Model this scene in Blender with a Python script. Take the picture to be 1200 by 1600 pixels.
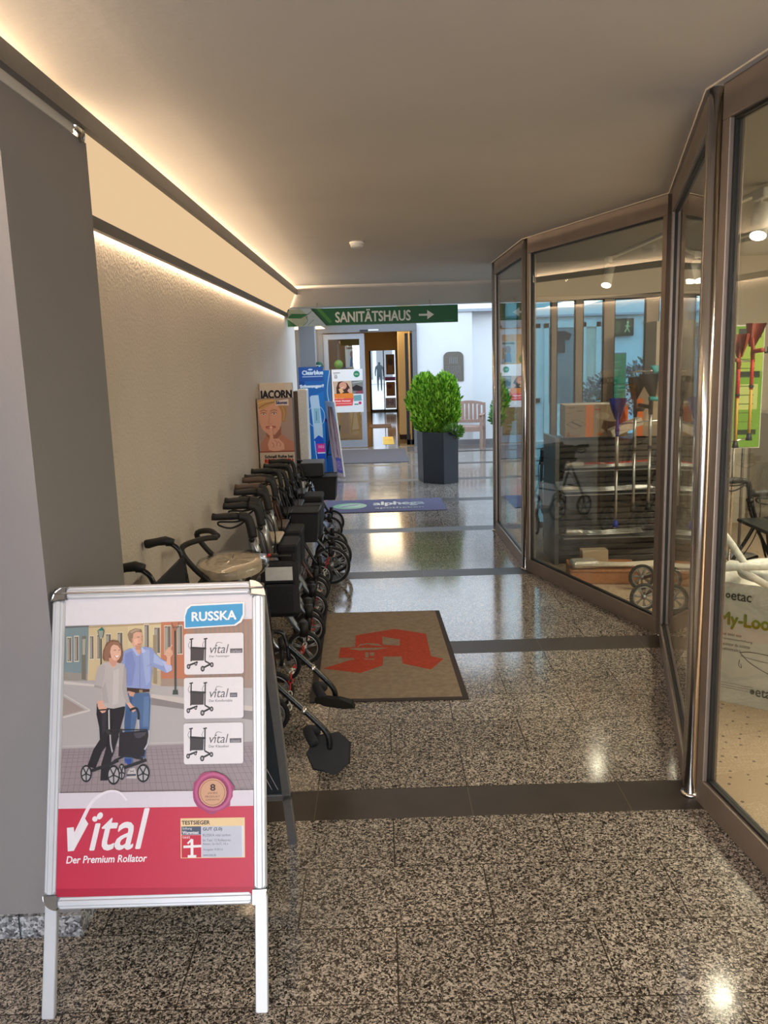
import bpy, math, random
from math import sin, cos, pi, sqrt, radians, atan2
from mathutils import Vector, Matrix, Quaternion
from mathutils.geometry import tessellate_polygon

for o in list(bpy.data.objects): bpy.data.objects.remove(o)
S = bpy.context.scene
C = S.collection

# ------------------------------------------------------------------ camera
PITCH, ROLL, CAMH, FPX = -0.1801, -0.0302, 1.70, 1311.0
fw = Vector((0, cos(PITCH), sin(PITCH))); r0 = Vector((1, 0, 0)); u0 = r0.cross(fw)
rt = r0 * cos(ROLL) + u0 * sin(ROLL); up = -r0 * sin(ROLL) + u0 * cos(ROLL)
cd = bpy.data.cameras.new('camera'); cam = bpy.data.objects.new('camera', cd); C.objects.link(cam)
cam.matrix_world = Matrix(((rt.x, up.x, -fw.x, 0), (rt.y, up.y, -fw.y, 0), (rt.z, up.z, -fw.z, CAMH), (0, 0, 0, 1)))
cd.sensor_fit = 'VERTICAL'; cd.sensor_height = 36; cd.lens = FPX / 1600 * 36; cd.clip_start = .05; cd.clip_end = 200
S.camera = cam

# ------------------------------------------------------------------ world, sun-less bright sky, exposure
W = bpy.data.worlds.new('sky'); S.world = W; W.use_nodes = True
nt = W.node_tree; bg = nt.nodes['Background']
tc = nt.nodes.new('ShaderNodeTexCoord'); sx = nt.nodes.new('ShaderNodeSeparateXYZ'); cr = nt.nodes.new('ShaderNodeValToRGB')
nt.links.new(tc.outputs['Generated'], sx.inputs[0]); nt.links.new(sx.outputs['Z'], cr.inputs[0]); nt.links.new(cr.outputs[0], bg.inputs[0])
cr.color_ramp.elements[0].color = (.30, .32, .35, 1); cr.color_ramp.elements[0].position = .0
cr.color_ramp.elements[1].color = (.62, .80, 1.0, 1); cr.color_ramp.elements[1].position = .7
e = cr.color_ramp.elements.new(.12); e.color = (.78, .88, 1, 1)
bg.inputs[1].default_value = 1.5
vs = S.view_settings
vs.view_transform = 'Standard'; vs.look = 'None'; vs.gamma = 1; vs.use_curve_mapping = False; vs.exposure = 0.78
S.cycles.use_denoising = True
S.cycles.max_bounces = 8; S.cycles.transparent_max_bounces = 24; S.cycles.glossy_bounces = 4; S.cycles.diffuse_bounces = 4
S.cycles.caustics_reflective = False; S.cycles.caustics_refractive = False; S.cycles.sample_clamp_indirect = 4

def area(name, loc, rot, sx_, sy_, power, col):
    l = bpy.data.lights.new(name, 'AREA'); l.shape = 'RECTANGLE'; l.size = sx_; l.size_y = sy_; l.energy = power; l.color = col
    o = bpy.data.objects.new(name, l); o.location = loc; o.rotation_euler = rot; C.objects.link(o); return o
WARM = (1, .73, .47)
area('cove_uplight', (-1.30, 6.45, 2.505), (0, radians(-100), 0), .05, 7.0, 100, WARM)      # tubes in the cove, wash the ceiling edge
area('cove_near_uplight', (-1.30, .3, 2.505), (0, radians(-100), 0), .05, 4.6, 50, WARM)
area('cove_downlight', (-1.068, 6.45, 2.222), (0, 0, 0), .018, 6.9, 5.5, WARM)                  # slit under the lower rail
area('street_daylight', (-.1, -2.9, 1.35), (radians(90), 0, 0), 2.6, 2.3, 72, (.95, .96, 1))   # daylight through the passage mouth behind the viewer
area('shop_fill_light', (3.2, 3.4, 2.5), (0, 0, 0), .6, 4.0, 115, (1, .86, .66))  # added fill that brightens the shop, stands for no visible fitting
area('shop_rear_fill', (3.0, 6.6, 2.5), (0, 0, 0), .6, 1.6, 7, (1, .86, .66))  # weaker added fill for the back of the shop, no lamp visible there
area('hall_ceiling_light', (0, 20.5, 2.5), (0, 0, 0), .8, 6, 60, (1, .80, .50))

# ------------------------------------------------------------------ materials
def node_mat(name):
    m = bpy.data.materials.new(name); m.use_nodes = True
    return m, m.node_tree, m.node_tree.nodes['Principled BSDF']
def mat(name, col, rough=.5, metal=0, var=.06, scale=40, bump=0, bscale=200, spec=.5, coat=0, emis=None, estr=0, sss=0):
    m, nt, b = node_mat(name)
    b.inputs['Roughness'].default_value = rough; b.inputs['Metallic'].default_value = metal
    b.inputs['Specular IOR Level'].default_value = spec; b.inputs['Coat Weight'].default_value = coat
    t = nt.nodes.new('ShaderNodeTexCoord'); n = nt.nodes.new('ShaderNodeTexNoise'); n.inputs['Scale'].default_value = scale
    n.inputs['Detail'].default_value = 4
    nt.links.new(t.outputs['Object'], n.inputs['Vector'])
    r = nt.nodes.new('ShaderNodeValToRGB'); nt.links.new(n.outputs['Fac'], r.inputs[0])
    r.color_ramp.elements[0].position = .3; r.color_ramp.elements[1].position = .7
    r.color_ramp.elements[0].color = tuple(c * (1 - var) for c in col) + (1,)
    r.color_ramp.elements[1].color = tuple(min(1, c * (1 + var)) for c in col) + (1,)
    nt.links.new(r.outputs[0], b.inputs['Base Color'])
    if bump:
        n2 = nt.nodes.new('ShaderNodeTexNoise'); n2.inputs['Scale'].default_value = bscale; n2.inputs['Detail'].default_value = 3
        nt.links.new(t.outputs['Object'], n2.inputs['Vector'])
        bu = nt.nodes.new('ShaderNodeBump'); bu.inputs['Strength'].default_value = bump; bu.inputs['Distance'].default_value = .004
        nt.links.new(n2.outputs['Fac'], bu.inputs['Height']); nt.links.new(bu.outputs[0], b.inputs['Normal'])
    if emis:
        b.inputs['Emission Color'].default_value = tuple(emis) + (1,); b.inputs['Emission Strength'].default_value = estr
    return m
def math_node(nt, op, a=None, b=None, c=None):
    n = nt.nodes.new('ShaderNodeMath'); n.operation = op
    for i, v in enumerate((a, b, c)):
        if v is None: continue
        if isinstance(v, (int, float)): n.inputs[i].default_value = v
        else: nt.links.new(v, n.inputs[i])
    return n.outputs[0]
def mixc(nt, f, a, b):
    n = nt.nodes.new('ShaderNodeMix'); n.data_type = 'RGBA'
    for i, v in ((0, f), (6, a), (7, b)):
        if isinstance(v, (int, float)): n.inputs[i].default_value = v
        elif isinstance(v, tuple): n.inputs[i].default_value = v + (1,)
        else: nt.links.new(v, n.inputs[i])
    return n.outputs[2]

def granite_floor():
    m, nt, b = node_mat('polished_granite_tiles')
    t = nt.nodes.new('ShaderNodeTexCoord'); sp = nt.nodes.new('ShaderNodeSeparateXYZ'); nt.links.new(t.outputs['Object'], sp.inputs[0])
    X, Y = sp.outputs[0], sp.outputs[1]
    M = lambda op, a=None, b_=None, c=None: math_node(nt, op, a, b_, c)
    yy = M('FLOORED_MODULO', M('SUBTRACT', Y, 2.90 - 1.76 * 4), 1.76)         # 0..0.22 = dark band
    band = M('LESS_THAN', yy, .22)
    row = M('FLOOR', M('DIVIDE', M('SUBTRACT', yy, .22), .308))
    bandn = M('FLOOR', M('DIVIDE', M('SUBTRACT', Y, 2.90 - 1.76 * 4), 1.76))
    par = M('FLOORED_MODULO', M('ADD', row, bandn), 2.0)
    rowpos = M('FLOORED_MODULO', M('SUBTRACT', yy, .22), .308)
    xo = M('ADD', X, M('MULTIPLY', par, .3))
    xo = M('ADD', xo, 6.3)
    xm = M('FLOORED_MODULO', xo, .6)
    jx = M('LESS_THAN', M('ABSOLUTE', M('SUBTRACT', xm, .3)), .2978)
    jx = M('SUBTRACT', 1.0, jx)
    jy = M('MAXIMUM', M('LESS_THAN', rowpos, .0040), M('LESS_THAN', yy, .003))
    xb = M('FLOORED_MODULO', M('ADD', X, 6.3), .6)
    jb = M('LESS_THAN', xb, .003)
    tile_id = M('ADD', M('MULTIPLY', M('FLOOR', M('DIVIDE', xo, .6)), 13.7), M('MULTIPLY', M('ADD', row, M('MULTIPLY', bandn, 7)), 3.1))
    # speckle
    wn = nt.nodes.new('ShaderNodeTexNoise'); wn.inputs['Scale'].default_value = 60; nt.links.new(t.outputs['Object'], wn.inputs['Vector'])
    va = nt.nodes.new('ShaderNodeVectorMath'); va.operation = 'MULTIPLY_ADD'; nt.links.new(wn.outputs['Color'], va.inputs[0])
    va.inputs[1].default_value = (.022, .022, .022); nt.links.new(t.outputs['Object'], va.inputs[2])
    def vor(sc):
        v = nt.nodes.new('ShaderNodeTexVoronoi'); v.inputs['Scale'].default_value = sc; nt.links.new(va.outputs[0], v.inputs['Vector'])
        s = nt.nodes.new('ShaderNodeSeparateColor'); nt.links.new(v.outputs['Color'], s.inputs[0]); return s
    v1 = vor(180); v2 = vor(360)
    f = M('ADD', M('MULTIPLY', v1.outputs[0], .62), M('MULTIPLY', v2.outputs[1], .38))
    cr = nt.nodes.new('ShaderNodeValToRGB'); nt.links.new(f, cr.inputs[0]); el = cr.color_ramp.elements
    el[0].position = .16; el[0].color = (.012, .010, .009, 1); el[1].position = .9; el[1].color = (.77, .68, .59, 1)
    for p, c in ((.32, (.042, .035, .030)), (.45, (.13, .108, .09)), (.57, (.34, .295, .25)), (.72, (.59, .525, .455))):
        q = el.new(p); q.color = c + (1,)
    tn = nt.nodes.new('ShaderNodeTexWhiteNoise'); tn.noise_dimensions = '1D'; nt.links.new(tile_id, tn.inputs['W'])
    tv = M('ADD', .82, M('MULTIPLY', tn.outputs['Value'], .22))
    hs = nt.nodes.new('ShaderNodeHueSaturation'); nt.links.new(cr.outputs[0], hs.inputs['Color']); nt.links.new(tv, hs.inputs['Value'])
    dn = nt.nodes.new('ShaderNodeTexNoise'); dn.inputs['Scale'].default_value = 9; dn.inputs['Detail'].default_value = 6
    nt.links.new(t.outputs['Object'], dn.inputs['Vector'])
    bcol = mixc(nt, dn.outputs['Fac'], (.036, .026, .020), (.062, .046, .035))
    c1 = mixc(nt, M('MULTIPLY', M('MAXIMUM', jx, jy), .9), hs.outputs[0], (.03, .022, .016))
    c2 = mixc(nt, M('MULTIPLY', jb, .9), bcol, (.16, .12, .09))
    c3 = mixc(nt, band, c1, c2)
    nt.links.new(c3, b.inputs['Base Color'])
    rn = M('ADD', .07, M('MULTIPLY', dn.outputs['Fac'], .10))
    rr = nt.nodes.new('ShaderNodeMix'); nt.links.new(band, rr.inputs[0]); nt.links.new(rn, rr.inputs[2]); rr.inputs[3].default_value = .5
    nt.links.new(rr.outputs[0], b.inputs['Roughness'])
    b.inputs['Specular IOR Level'].default_value = .62
    return m
def rough_granite():
    m, nt, b = node_mat('grey_granite_block')
    t = nt.nodes.new('ShaderNodeTexCoord'); v = nt.nodes.new('ShaderNodeTexVoronoi'); v.inputs['Scale'].default_value = 130
    nt.links.new(t.outputs['Object'], v.inputs['Vector']); s = nt.nodes.new('ShaderNodeSeparateColor'); nt.links.new(v.outputs['Color'], s.inputs[0])
    cr = nt.nodes.new('ShaderNodeValToRGB'); nt.links.new(s.outputs[0], cr.inputs[0]); el = cr.color_ramp.elements
    el[0].color = (.04, .042, .05, 1); el[1].color = (.7, .72, .76, 1); q = el.new(.5); q.color = (.3, .31, .34, 1)
    nt.links.new(cr.outputs[0], b.inputs['Base Color']); b.inputs['Roughness'].default_value = .5
    return m
def plaster(name, col, strength, scale=75):
    m, nt, b = node_mat(name); b.inputs['Roughness'].default_value = .85; b.inputs['Specular IOR Level'].default_value = .2
    t = nt.nodes.new('ShaderNodeTexCoord')
    v = nt.nodes.new('ShaderNodeTexNoise'); v.inputs['Scale'].default_value = scale; v.inputs['Detail'].default_value = 5; v.inputs['Roughness'].default_value = .6
    nt.links.new(t.outputs['Object'], v.inputs['Vector'])
    n = nt.nodes.new('ShaderNodeTexNoise'); n.inputs['Scale'].default_value = 1.6; n.inputs['Detail'].default_value = 4; nt.links.new(t.outputs['Object'], n.inputs['Vector'])
    c = mixc(nt, n.outputs['Fac'], tuple(x * .9 for x in col), tuple(min(1, x * 1.06) for x in col)); nt.links.new(c, b.inputs['Base Color'])
    bu = nt.nodes.new('ShaderNodeBump'); bu.inputs['Strength'].default_value = strength; bu.inputs['Distance'].default_value = .006
    nt.links.new(v.outputs['Fac'], bu.inputs['Height']); nt.links.new(bu.outputs[0], b.inputs['Normal'])
    return m
def glass_mat(name, tint=(.86, .93, .92), f0=.045, gloss_rough=0.0):
    m = bpy.data.materials.new(name); m.use_nodes = True; nt = m.node_tree; nt.nodes.clear()
    out = nt.nodes.new('ShaderNodeOutputMaterial'); mx = nt.nodes.new('ShaderNodeMixShader')
    tr = nt.nodes.new('ShaderNodeBsdfTransparent'); tr.inputs[0].default_value = tint + (1,)
    gl = nt.nodes.new('ShaderNodeBsdfGlossy'); gl.inputs['Roughness'].default_value = gloss_rough; gl.inputs[0].default_value = (1, 1, 1, 1)
    g = nt.nodes.new('ShaderNodeNewGeometry'); d = nt.nodes.new('ShaderNodeVectorMath'); d.operation = 'DOT_PRODUCT'
    nt.links.new(g.outputs['Incoming'], d.inputs[0]); nt.links.new(g.outputs['Normal'], d.inputs[1])
    c = math_node(nt, 'ABSOLUTE', d.outputs['Value']); p = math_node(nt, 'POWER', math_node(nt, 'SUBTRACT', 1.0, c), 5.0)
    f = math_node(nt, 'ADD', math_node(nt, 'MULTIPLY', p, 1 - f0), f0)
    nt.links.new(f, mx.inputs[0]); nt.links.new(tr.outputs[0], mx.inputs[1]); nt.links.new(gl.outputs[0], mx.inputs[2]); nt.links.new(mx.outputs[0], out.inputs[0])
    return m
def print_mat():
    m, nt, b = node_mat('printed_card'); a = nt.nodes.new('ShaderNodeVertexColor'); a.layer_name = 'ink'
    t = nt.nodes.new('ShaderNodeTexCoord'); n = nt.nodes.new('ShaderNodeTexNoise'); n.inputs['Scale'].default_value = 60
    nt.links.new(t.outputs['Object'], n.inputs['Vector'])
    v = math_node(nt, 'ADD', .97, math_node(nt, 'MULTIPLY', n.outputs['Fac'], .06))
    h = nt.nodes.new('ShaderNodeHueSaturation'); nt.links.new(a.outputs[0], h.inputs['Color']); nt.links.new(v, h.inputs['Value'])
    nt.links.new(h.outputs[0], b.inputs['Base Color']); b.inputs['Roughness'].default_value = .36; b.inputs['Specular IOR Level'].default_value = .28
    return m
def wood(name, c0, c1, axis=2, sc=18):
    m, nt, b = node_mat(name); t = nt.nodes.new('ShaderNodeTexCoord'); mp = nt.nodes.new('ShaderNodeMapping')
    s = [sc * 3] * 3; s[axis] = sc * .3; mp.inputs['Scale'].default_value = s
    nt.links.new(t.outputs['Object'], mp.inputs[0]); n = nt.nodes.new('ShaderNodeTexNoise'); n.inputs['Scale'].default_value = 1; n.inputs['Detail'].default_value = 6
    nt.links.new(mp.outputs[0], n.inputs['Vector']); nt.links.new(mixc(nt, n.outputs['Fac'], c0, c1), b.inputs['Base Color']); b.inputs['Roughness'].default_value = .6
    return m
def lamp_mat(name, col, s):
    m = bpy.data.materials.new(name); m.use_nodes = True; nt = m.node_tree; nt.nodes.clear()
    out = nt.nodes.new('ShaderNodeOutputMaterial'); e = nt.nodes.new('ShaderNodeEmission'); e.inputs[0].default_value = col + (1,); e.inputs[1].default_value = s
    nt.links.new(e.outputs[0], out.inputs[0]); return m

M = dict(
    floor=granite_floor(), granite=rough_granite(), plaster=plaster('textured_plaster', (.86, .775, .70), 1.6, 60),
    ceil=plaster('painted_ceiling', (.68, .64, .60), .10, 30), white=plaster('smooth_white_plaster', (.80, .79, .77), .12),
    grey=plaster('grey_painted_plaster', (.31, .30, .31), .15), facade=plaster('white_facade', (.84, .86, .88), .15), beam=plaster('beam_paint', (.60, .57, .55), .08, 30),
    rail=mat('dark_grey_rail', (.15, .145, .145), .45, .3), bronze=mat('bronze_anodised_frame', (.30, .245, .205), .38, .5, .08, 6),
    steel=mat('brushed_stainless', (.78, .75, .72), .20, 1, .05, 12), gasket=mat('black_gasket', (.01, .01, .011), .5),
    glass=glass_mat('shop_glass', (.86, .89, .86), .09), mirrorglass=glass_mat('reflective_glass', (.86, .89, .86), .14), courtglass=glass_mat('blue_tinted_glass', (.62, .86, .95), .06), clear=glass_mat('clear_plastic', (.97, .97, .96), .06, .12), shopfloor=None,
    dgrey=mat('door_grey_paint', (.19, .195, .21), .4, .3), doorframe=mat('door_leaf_aluminium', (.33, .36, .42), .35, .5),
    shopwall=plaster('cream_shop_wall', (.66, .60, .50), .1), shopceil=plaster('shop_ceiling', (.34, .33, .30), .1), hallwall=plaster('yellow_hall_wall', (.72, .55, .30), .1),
    alu=mat('silver_aluminium', (.66, .68, .73), .42, .35, .03, 10), chrome=mat('chrome', (.75, .73, .70), .12, 1, .03), aludark=mat('dull_aluminium', (.30, .30, .31), .4, .7),
    black=mat('black_plastic', (.010, .010, .010), .55, 0, .2), rubber=mat('black_rubber', (.010, .010, .010), .7, 0, .2), tube=mat('black_tube', (.015, .015, .017), .25, .2, .1),
    fabric=mat('black_nylon', (.016, .017, .022), .8, 0, .3, 90, .4, 500), silver=mat('silver_tube', (.50, .51, .52), .28, .8), graytube=mat('grey_tube', (.20, .21, .22), .35, .6),
    rim=mat('silver_wheel_rim', (.36, .36, .37), .35, .6), brown=mat('brown_grip', (.09, .055, .04), .55), brtube=mat('brown_tube', (.10, .045, .035), .3, .4),
    red=mat('red_plastic', (.55, .02, .02), .4), whitep=mat('white_plastic', (.80, .79, .75), .4), beige=mat('beige_seat', (.62, .54, .42), .5, 0, .12, 25, .5, 60),
    board=mat('dark_back_panel', (.030, .042, .052), .5), cream=mat('cream_card', (.72, .63, .52), .6), planter=mat('anthracite_planter', (.022, .026, .035), .38, .2, .1, 5),
    soil=mat('soil', (.03, .02, .013), .9, 0, .5, 60, 1, 90), teak=wood('weathered_teak', (.30, .17, .13), (.50, .36, .30)), plaque=mat('bronze_plaque', (.20, .18, .155), .42, .6, .15, 40),
    bark=mat('bark', (.10, .06, .035), .9, 0, .4, 60, 1, 90), terra=mat('terracotta', (.45, .20, .12), .8), carpet=mat('brown_carpet', (.30, .235, .175), .95, 0, .14, 30, .6, 900, .1),
    carpetred=mat('red_carpet_pile', (.46, .075, .045), .95, 0, .14, 60, .6, 900, .1), carpetedge=mat('dark_mat_edge', (.035, .024, .02), .8), greymat=mat('grey_entrance_mat', (.13, .12, .13), .95, 0, .2, 80, .5, 700, .1),
    violet=mat('violet_grey_mat', (.15, .145, .24), .9, 0, .12, 60, .5, 700, .15), print=print_mat(), slat=mat('dark_slatwall', (.045, .040, .036), .45, 0, .2, 8),
    silvwrap=mat('silver_wrap', (.66, .62, .54), .25, .3, .2, 50, .8, 60), carton=mat('brown_carton', (.42, .17, .06), .75), tan=mat('kraft_box', (.50, .38, .25), .8),
    lighttan=mat('light_box', (.62, .55, .45), .7), orange=mat('orange_print', (.85, .28, .04), .5), blue=mat('blue_crutch', (.02, .04, .42), .4), teal=mat('teal_crutch', (.02, .33, .36), .4),
    yellow=mat('yellow_crutch', (.62, .36, .04), .4), dred=mat('dark_red_crutch', (.30, .04, .02), .45), shirt=mat('dark_cloth', (.03, .03, .04), .9), skin=mat('skin', (.5, .3, .22), .6),
    bag=mat('white_foil_bag', (.80, .77, .70), .35, 0, .06, 12, .9, 22), navy=mat('navy_card', (.008, .012, .04), .4), bluecard=mat('blue_card', (.02, .16, .50), .35), metalroof=mat('zinc', (.4, .45, .52), .4, .5),
)
def shop_floor_mat():
    m, nt, b = node_mat('dotted_beige_carpet'); t = nt.nodes.new('ShaderNodeTexCoord'); mp = nt.nodes.new('ShaderNodeMapping')
    mp.inputs['Scale'].default_value = (16, 16, 16); mp.inputs['Rotation'].default_value = (0, 0, .5); nt.links.new(t.outputs['Object'], mp.inputs[0])
    v = nt.nodes.new('ShaderNodeTexVoronoi'); v.inputs['Scale'].default_value = 1; v.inputs['Randomness'].default_value = .35; nt.links.new(mp.outputs[0], v.inputs['Vector'])
    d = math_node(nt, 'LESS_THAN', v.outputs['Distance'], .12)
    n = nt.nodes.new('ShaderNodeTexNoise'); n.inputs['Scale'].default_value = 120; nt.links.new(t.outputs['Object'], n.inputs['Vector'])
    c = mixc(nt, n.outputs['Fac'], (.42, .30, .20), (.56, .42, .29)); nt.links.new(mixc(nt, d, c, (.13, .08, .06)), b.inputs['Base Color']); b.inputs['Roughness'].default_value = .8
    return m
M['shopfloor'] = shop_floor_mat()
def hall_floor_mat():
    m, nt, b = node_mat('dark_polished_hall_tiles'); t = nt.nodes.new('ShaderNodeTexCoord'); br = nt.nodes.new('ShaderNodeTexBrick')
    br.inputs['Scale'].default_value = 1; br.inputs['Brick Width'].default_value = .6; br.inputs['Row Height'].default_value = .9; br.inputs['Mortar Size'].default_value = .012
    br.inputs['Color1'].default_value = (.22, .15, .08, 1); br.inputs['Color2'].default_value = (.17, .12, .07, 1); br.inputs['Mortar'].default_value = (.03, .02, .015, 1); br.offset = 0
    nt.links.new(t.outputs['Object'], br.inputs['Vector']); nt.links.new(br.outputs[0], b.inputs['Base Color']); b.inputs['Roughness'].default_value = .08; return m
M['hallfloor'] = hall_floor_mat()

# ------------------------------------------------------------------ mesh builder
class MB:
    def __init__(s): s.v = []; s.f = []; s.m = []; s.mats = []; s.sm = []
    def mi(s, m):
        if m not in s.mats: s.mats.append(m)
        return s.mats.index(m)
    def add(s, vs, fs, m, smooth=False):
        b = len(s.v); s.v += [tuple(x) for x in vs]; k = s.mi(m)
        for f in fs: s.f.append([b + i for i in f]); s.m.append(k); s.sm.append(smooth)
        return s
    def hexa(s, p, m):      # 8 points: bottom 4 ccw, top 4 ccw
        return s.add(p, [(3, 2, 1, 0), (4, 5, 6, 7), (0, 1, 5, 4), (1, 2, 6, 5), (2, 3, 7, 6), (3, 0, 4, 7)], m)
    def box(s, a, b, m, T=None):
        (x0, y0, z0), (x1, y1, z1) = a, b
        p = [(x0, y0, z0), (x1, y0, z0), (x1, y1, z0), (x0, y1, z0), (x0, y0, z1), (x1, y0, z1), (x1, y1, z1), (x0, y1, z1)]
        if T is not None: p = [T @ Vector(q) for q in p]
        return s.hexa(p, m)
    def rbox(s, a, b, m, r=.01, T=None):    # box with chamfered vertical and horizontal edges
        (x0, y0, z0), (x1, y1, z1) = a, b
        def ring(z, i):
            X0, X1, Y0, Y1 = x0 + i, x1 - i, y0 + i, y1 - i
            return [(X0 + r, Y0, z), (X1 - r, Y0, z), (X1, Y0 + r, z), (X1, Y1 - r, z), (X1 - r, Y1, z), (X0 + r, Y1, z), (X0, Y1 - r, z), (X0, Y0 + r, z)]
        p = ring(z0, r * .7) + ring(z0 + r, 0) + ring(z1 - r, 0) + ring(z1, r * .7)
        if T is not None: p = [T @ Vector(q) for q in p]
        f = [tuple(range(7, -1, -1)), tuple(range(24, 32))]
        for k in range(3):
            for i in range(8): j = (i + 1) % 8; f.append((k * 8 + i, k * 8 + j, k * 8 + 8 + j, k * 8 + 8 + i))
        return s.add(p, f, m)
    def tube(s, pts, r, m, n=8, closed=False, rs=None, smooth_path=0, flat=1.0):
        pts = [Vector(p) for p in pts]
        if smooth_path: pts = spline(pts, smooth_path, closed); rs = None if rs is None else [rs[min(len(rs) - 1, int(i / len(pts) * len(rs)))] for i in range(len(pts))]
        N = len(pts); vs = []; prev = None
        for i, p in enumerate(pts):
            if closed: t = pts[(i + 1) % N] - pts[i - 1]
            else: t = pts[min(N - 1, i + 1)] - pts[max(0, i - 1)]
            if t.length < 1e-9: t = Vector((0, 0, 1))
            t.normalize()
            if prev is None: a = Vector((0, 0, 1)) if abs(t.z) < .9 else Vector((1, 0, 0)); prev = (a - t * a.dot(t)).normalized()
            else:
                q = prev - t * prev.dot(t); prev = q.normalized() if q.length > 1e-6 else prev
            w = t.cross(prev); rr = rs[i] if rs else r
            for k in range(n): a = 2 * pi * k / n; vs.append(p + prev * cos(a) * rr + w * sin(a) * rr * flat)
        fs = []
        for i in range(N if closed else N - 1):
            j = (i + 1) % N
            for k in range(n): l = (k + 1) % n; fs.append((i * n + k, i * n + l, j * n + l, j * n + k))
        if not closed: fs.append(tuple(range(n - 1, -1, -1))); fs.append(tuple((N - 1) * n + k for k in range(n)))
        return s.add(vs, fs, m, True)
    def cyl(s, a, b, r, m, n=16, r2=None):
        return s.tube([a, b], r, m, n, rs=[r, r if r2 is None else r2])
    def torus(s, c, axis, R, r, m, n=24, k=8, flat=1.0):
        c = Vector(c); ax = Vector(axis).normalized(); u = ax.orthogonal().normalized(); w = ax.cross(u)
        vs = []; fs = []
        for i in range(n):
            a = 2 * pi * i / n; d = u * cos(a) + w * sin(a)
            for j in range(k): b = 2 * pi * j / k; vs.append(c + d * (R + r * cos(b)) + ax * r * sin(b) * flat)
        for i in range(n):
            for j in range(k): fs.append((i * k + j, i * k + (j + 1) % k, ((i + 1) % n) * k + (j + 1) % k, ((i + 1) % n) * k + j))
        return s.add(vs, fs, m, True)
    def lathe(s, c, prof, m, n=20, smooth=True):
        vs = []; fs = []
        for r, z in prof:
            for i in range(n): a = 2 * pi * i / n; vs.append((c[0] + r * cos(a), c[1] + r * sin(a), c[2] + z))
        for k in range(len(prof) - 1):
            for i in range(n): j = (i + 1) % n; fs.append((k * n + i, k * n + j, k * n + n + j, k * n + n + i))
        fs.append(tuple(range(n - 1, -1, -1))); fs.append(tuple((len(prof) - 1) * n + i for i in range(n)))
        return s.add(vs, fs, m, smooth)
    def prism(s, poly, T, h, m):    # 2D polygon extruded by h along local z, placed by T
        n = len(poly); P = [Vector((x, y, 0)) for x, y in poly]
        vs = [T @ p for p in P] + [T @ (p + Vector((0, 0, h))) for p in P]
        tr = tessellate_polygon([P]); fs = [tuple(t) for t in tr] + [tuple(i + n for i in reversed(t)) for t in tr]
        for i in range(n): j = (i + 1) % n; fs.append((i, j, n + j, n + i))
        return s.add(vs, fs, m)
    def ball(s, c, r, m, n=12, k=8):
        rx, ry, rz = (r, r, r) if isinstance(r, (int, float)) else r; vs = []; fs = []
        for j in range(k + 1):
            b = pi * j / k
            for i in range(n): a = 2 * pi * i / n; vs.append((c[0] + rx * sin(b) * cos(a), c[1] + ry * sin(b) * sin(a), c[2] + rz * cos(b)))
        for j in range(k):
            for i in range(n): l = (i + 1) % n; fs.append((j * n + i, j * n + n + i, j * n + n + l, j * n + l))
        return s.add(vs, fs, m, True)
    def build(s, name, parent=None, bevel=0):
        me = bpy.data.meshes.new(name); me.from_pydata(s.v, [], s.f)
        for m in s.mats: me.materials.append(M[m] if isinstance(m, str) else m)
        me.polygons.foreach_set('material_index', s.m); me.polygons.foreach_set('use_smooth', s.sm)
        me.validate(); me.update()
        o = bpy.data.objects.new(name, me); C.objects.link(o)
        if parent: o.parent = parent
        if bevel:
            b = o.modifiers.new('bevel', 'BEVEL'); b.width = bevel; b.segments = 2; b.limit_method = 'ANGLE'
        return o
def spline(P, k, closed=False):
    out = []; N = len(P)
    for i in range(N if closed else N - 1):
        g = (lambda j: P[j % N]) if closed else (lambda j: P[max(0, min(N - 1, j))])
        a, b, c, d = g(i - 1), g(i), g(i + 1), g(i + 2)
        for q in range(k):
            t = q / k; out.append(.5 * ((2 * b) + (c - a) * t + (2 * a - 5 * b + 4 * c - d) * t * t + (3 * b - a - 3 * c + d) * t ** 3))
    if not closed: out.append(P[-1])
    return out
def thing(name, label, cat, loc=(0, 0, 0), rz=0, group=None):
    o = bpy.data.objects.new(name, None); C.objects.link(o); o.location = loc; o.rotation_euler = (0, 0, rz); o.empty_display_size = .05
    return tag(o, label, cat, group)
def tag(o, label, cat, group=None, kind=None):
    o['label'] = label; o['category'] = cat
    if group: o['group'] = group
    if kind: o['kind'] = kind
    return o
def struct(o, label=None):
    o['kind'] = 'structure'
    if label: o['label'] = label
    return o

# flat printed artwork: layered polygons on a plane
def srgb(c):
    return tuple(((x / 255) / 12.92 if x / 255 <= .04045 else ((x / 255 + .055) / 1.055) ** 2.4) for x in c)
def homog(src, dst):    # 4 point pairs -> mapping
    A = []; B = []
    for (x, y), (u, v) in zip(src, dst):
        A.append([x, y, 1, 0, 0, 0, -u * x, -u * y]); B.append(u); A.append([0, 0, 0, x, y, 1, -v * x, -v * y]); B.append(v)
    n = 8
    for i in range(n):
        p = max(range(i, n), key=lambda k: abs(A[k][i])); A[i], A[p] = A[p], A[i]; B[i], B[p] = B[p], B[i]
        for k in range(n):
            if k != i:
                f = A[k][i] / A[i][i]; A[k] = [a - f * b for a, b in zip(A[k], A[i])]; B[k] -= f * B[i]
    h = [B[i] / A[i][i] for i in range(n)]
    return lambda x, y: ((h[0] * x + h[1] * y + h[2]) / (h[6] * x + h[7] * y + 1), (h[3] * x + h[4] * y + h[5]) / (h[6] * x + h[7] * y + 1))
_glyph = {}
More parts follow.
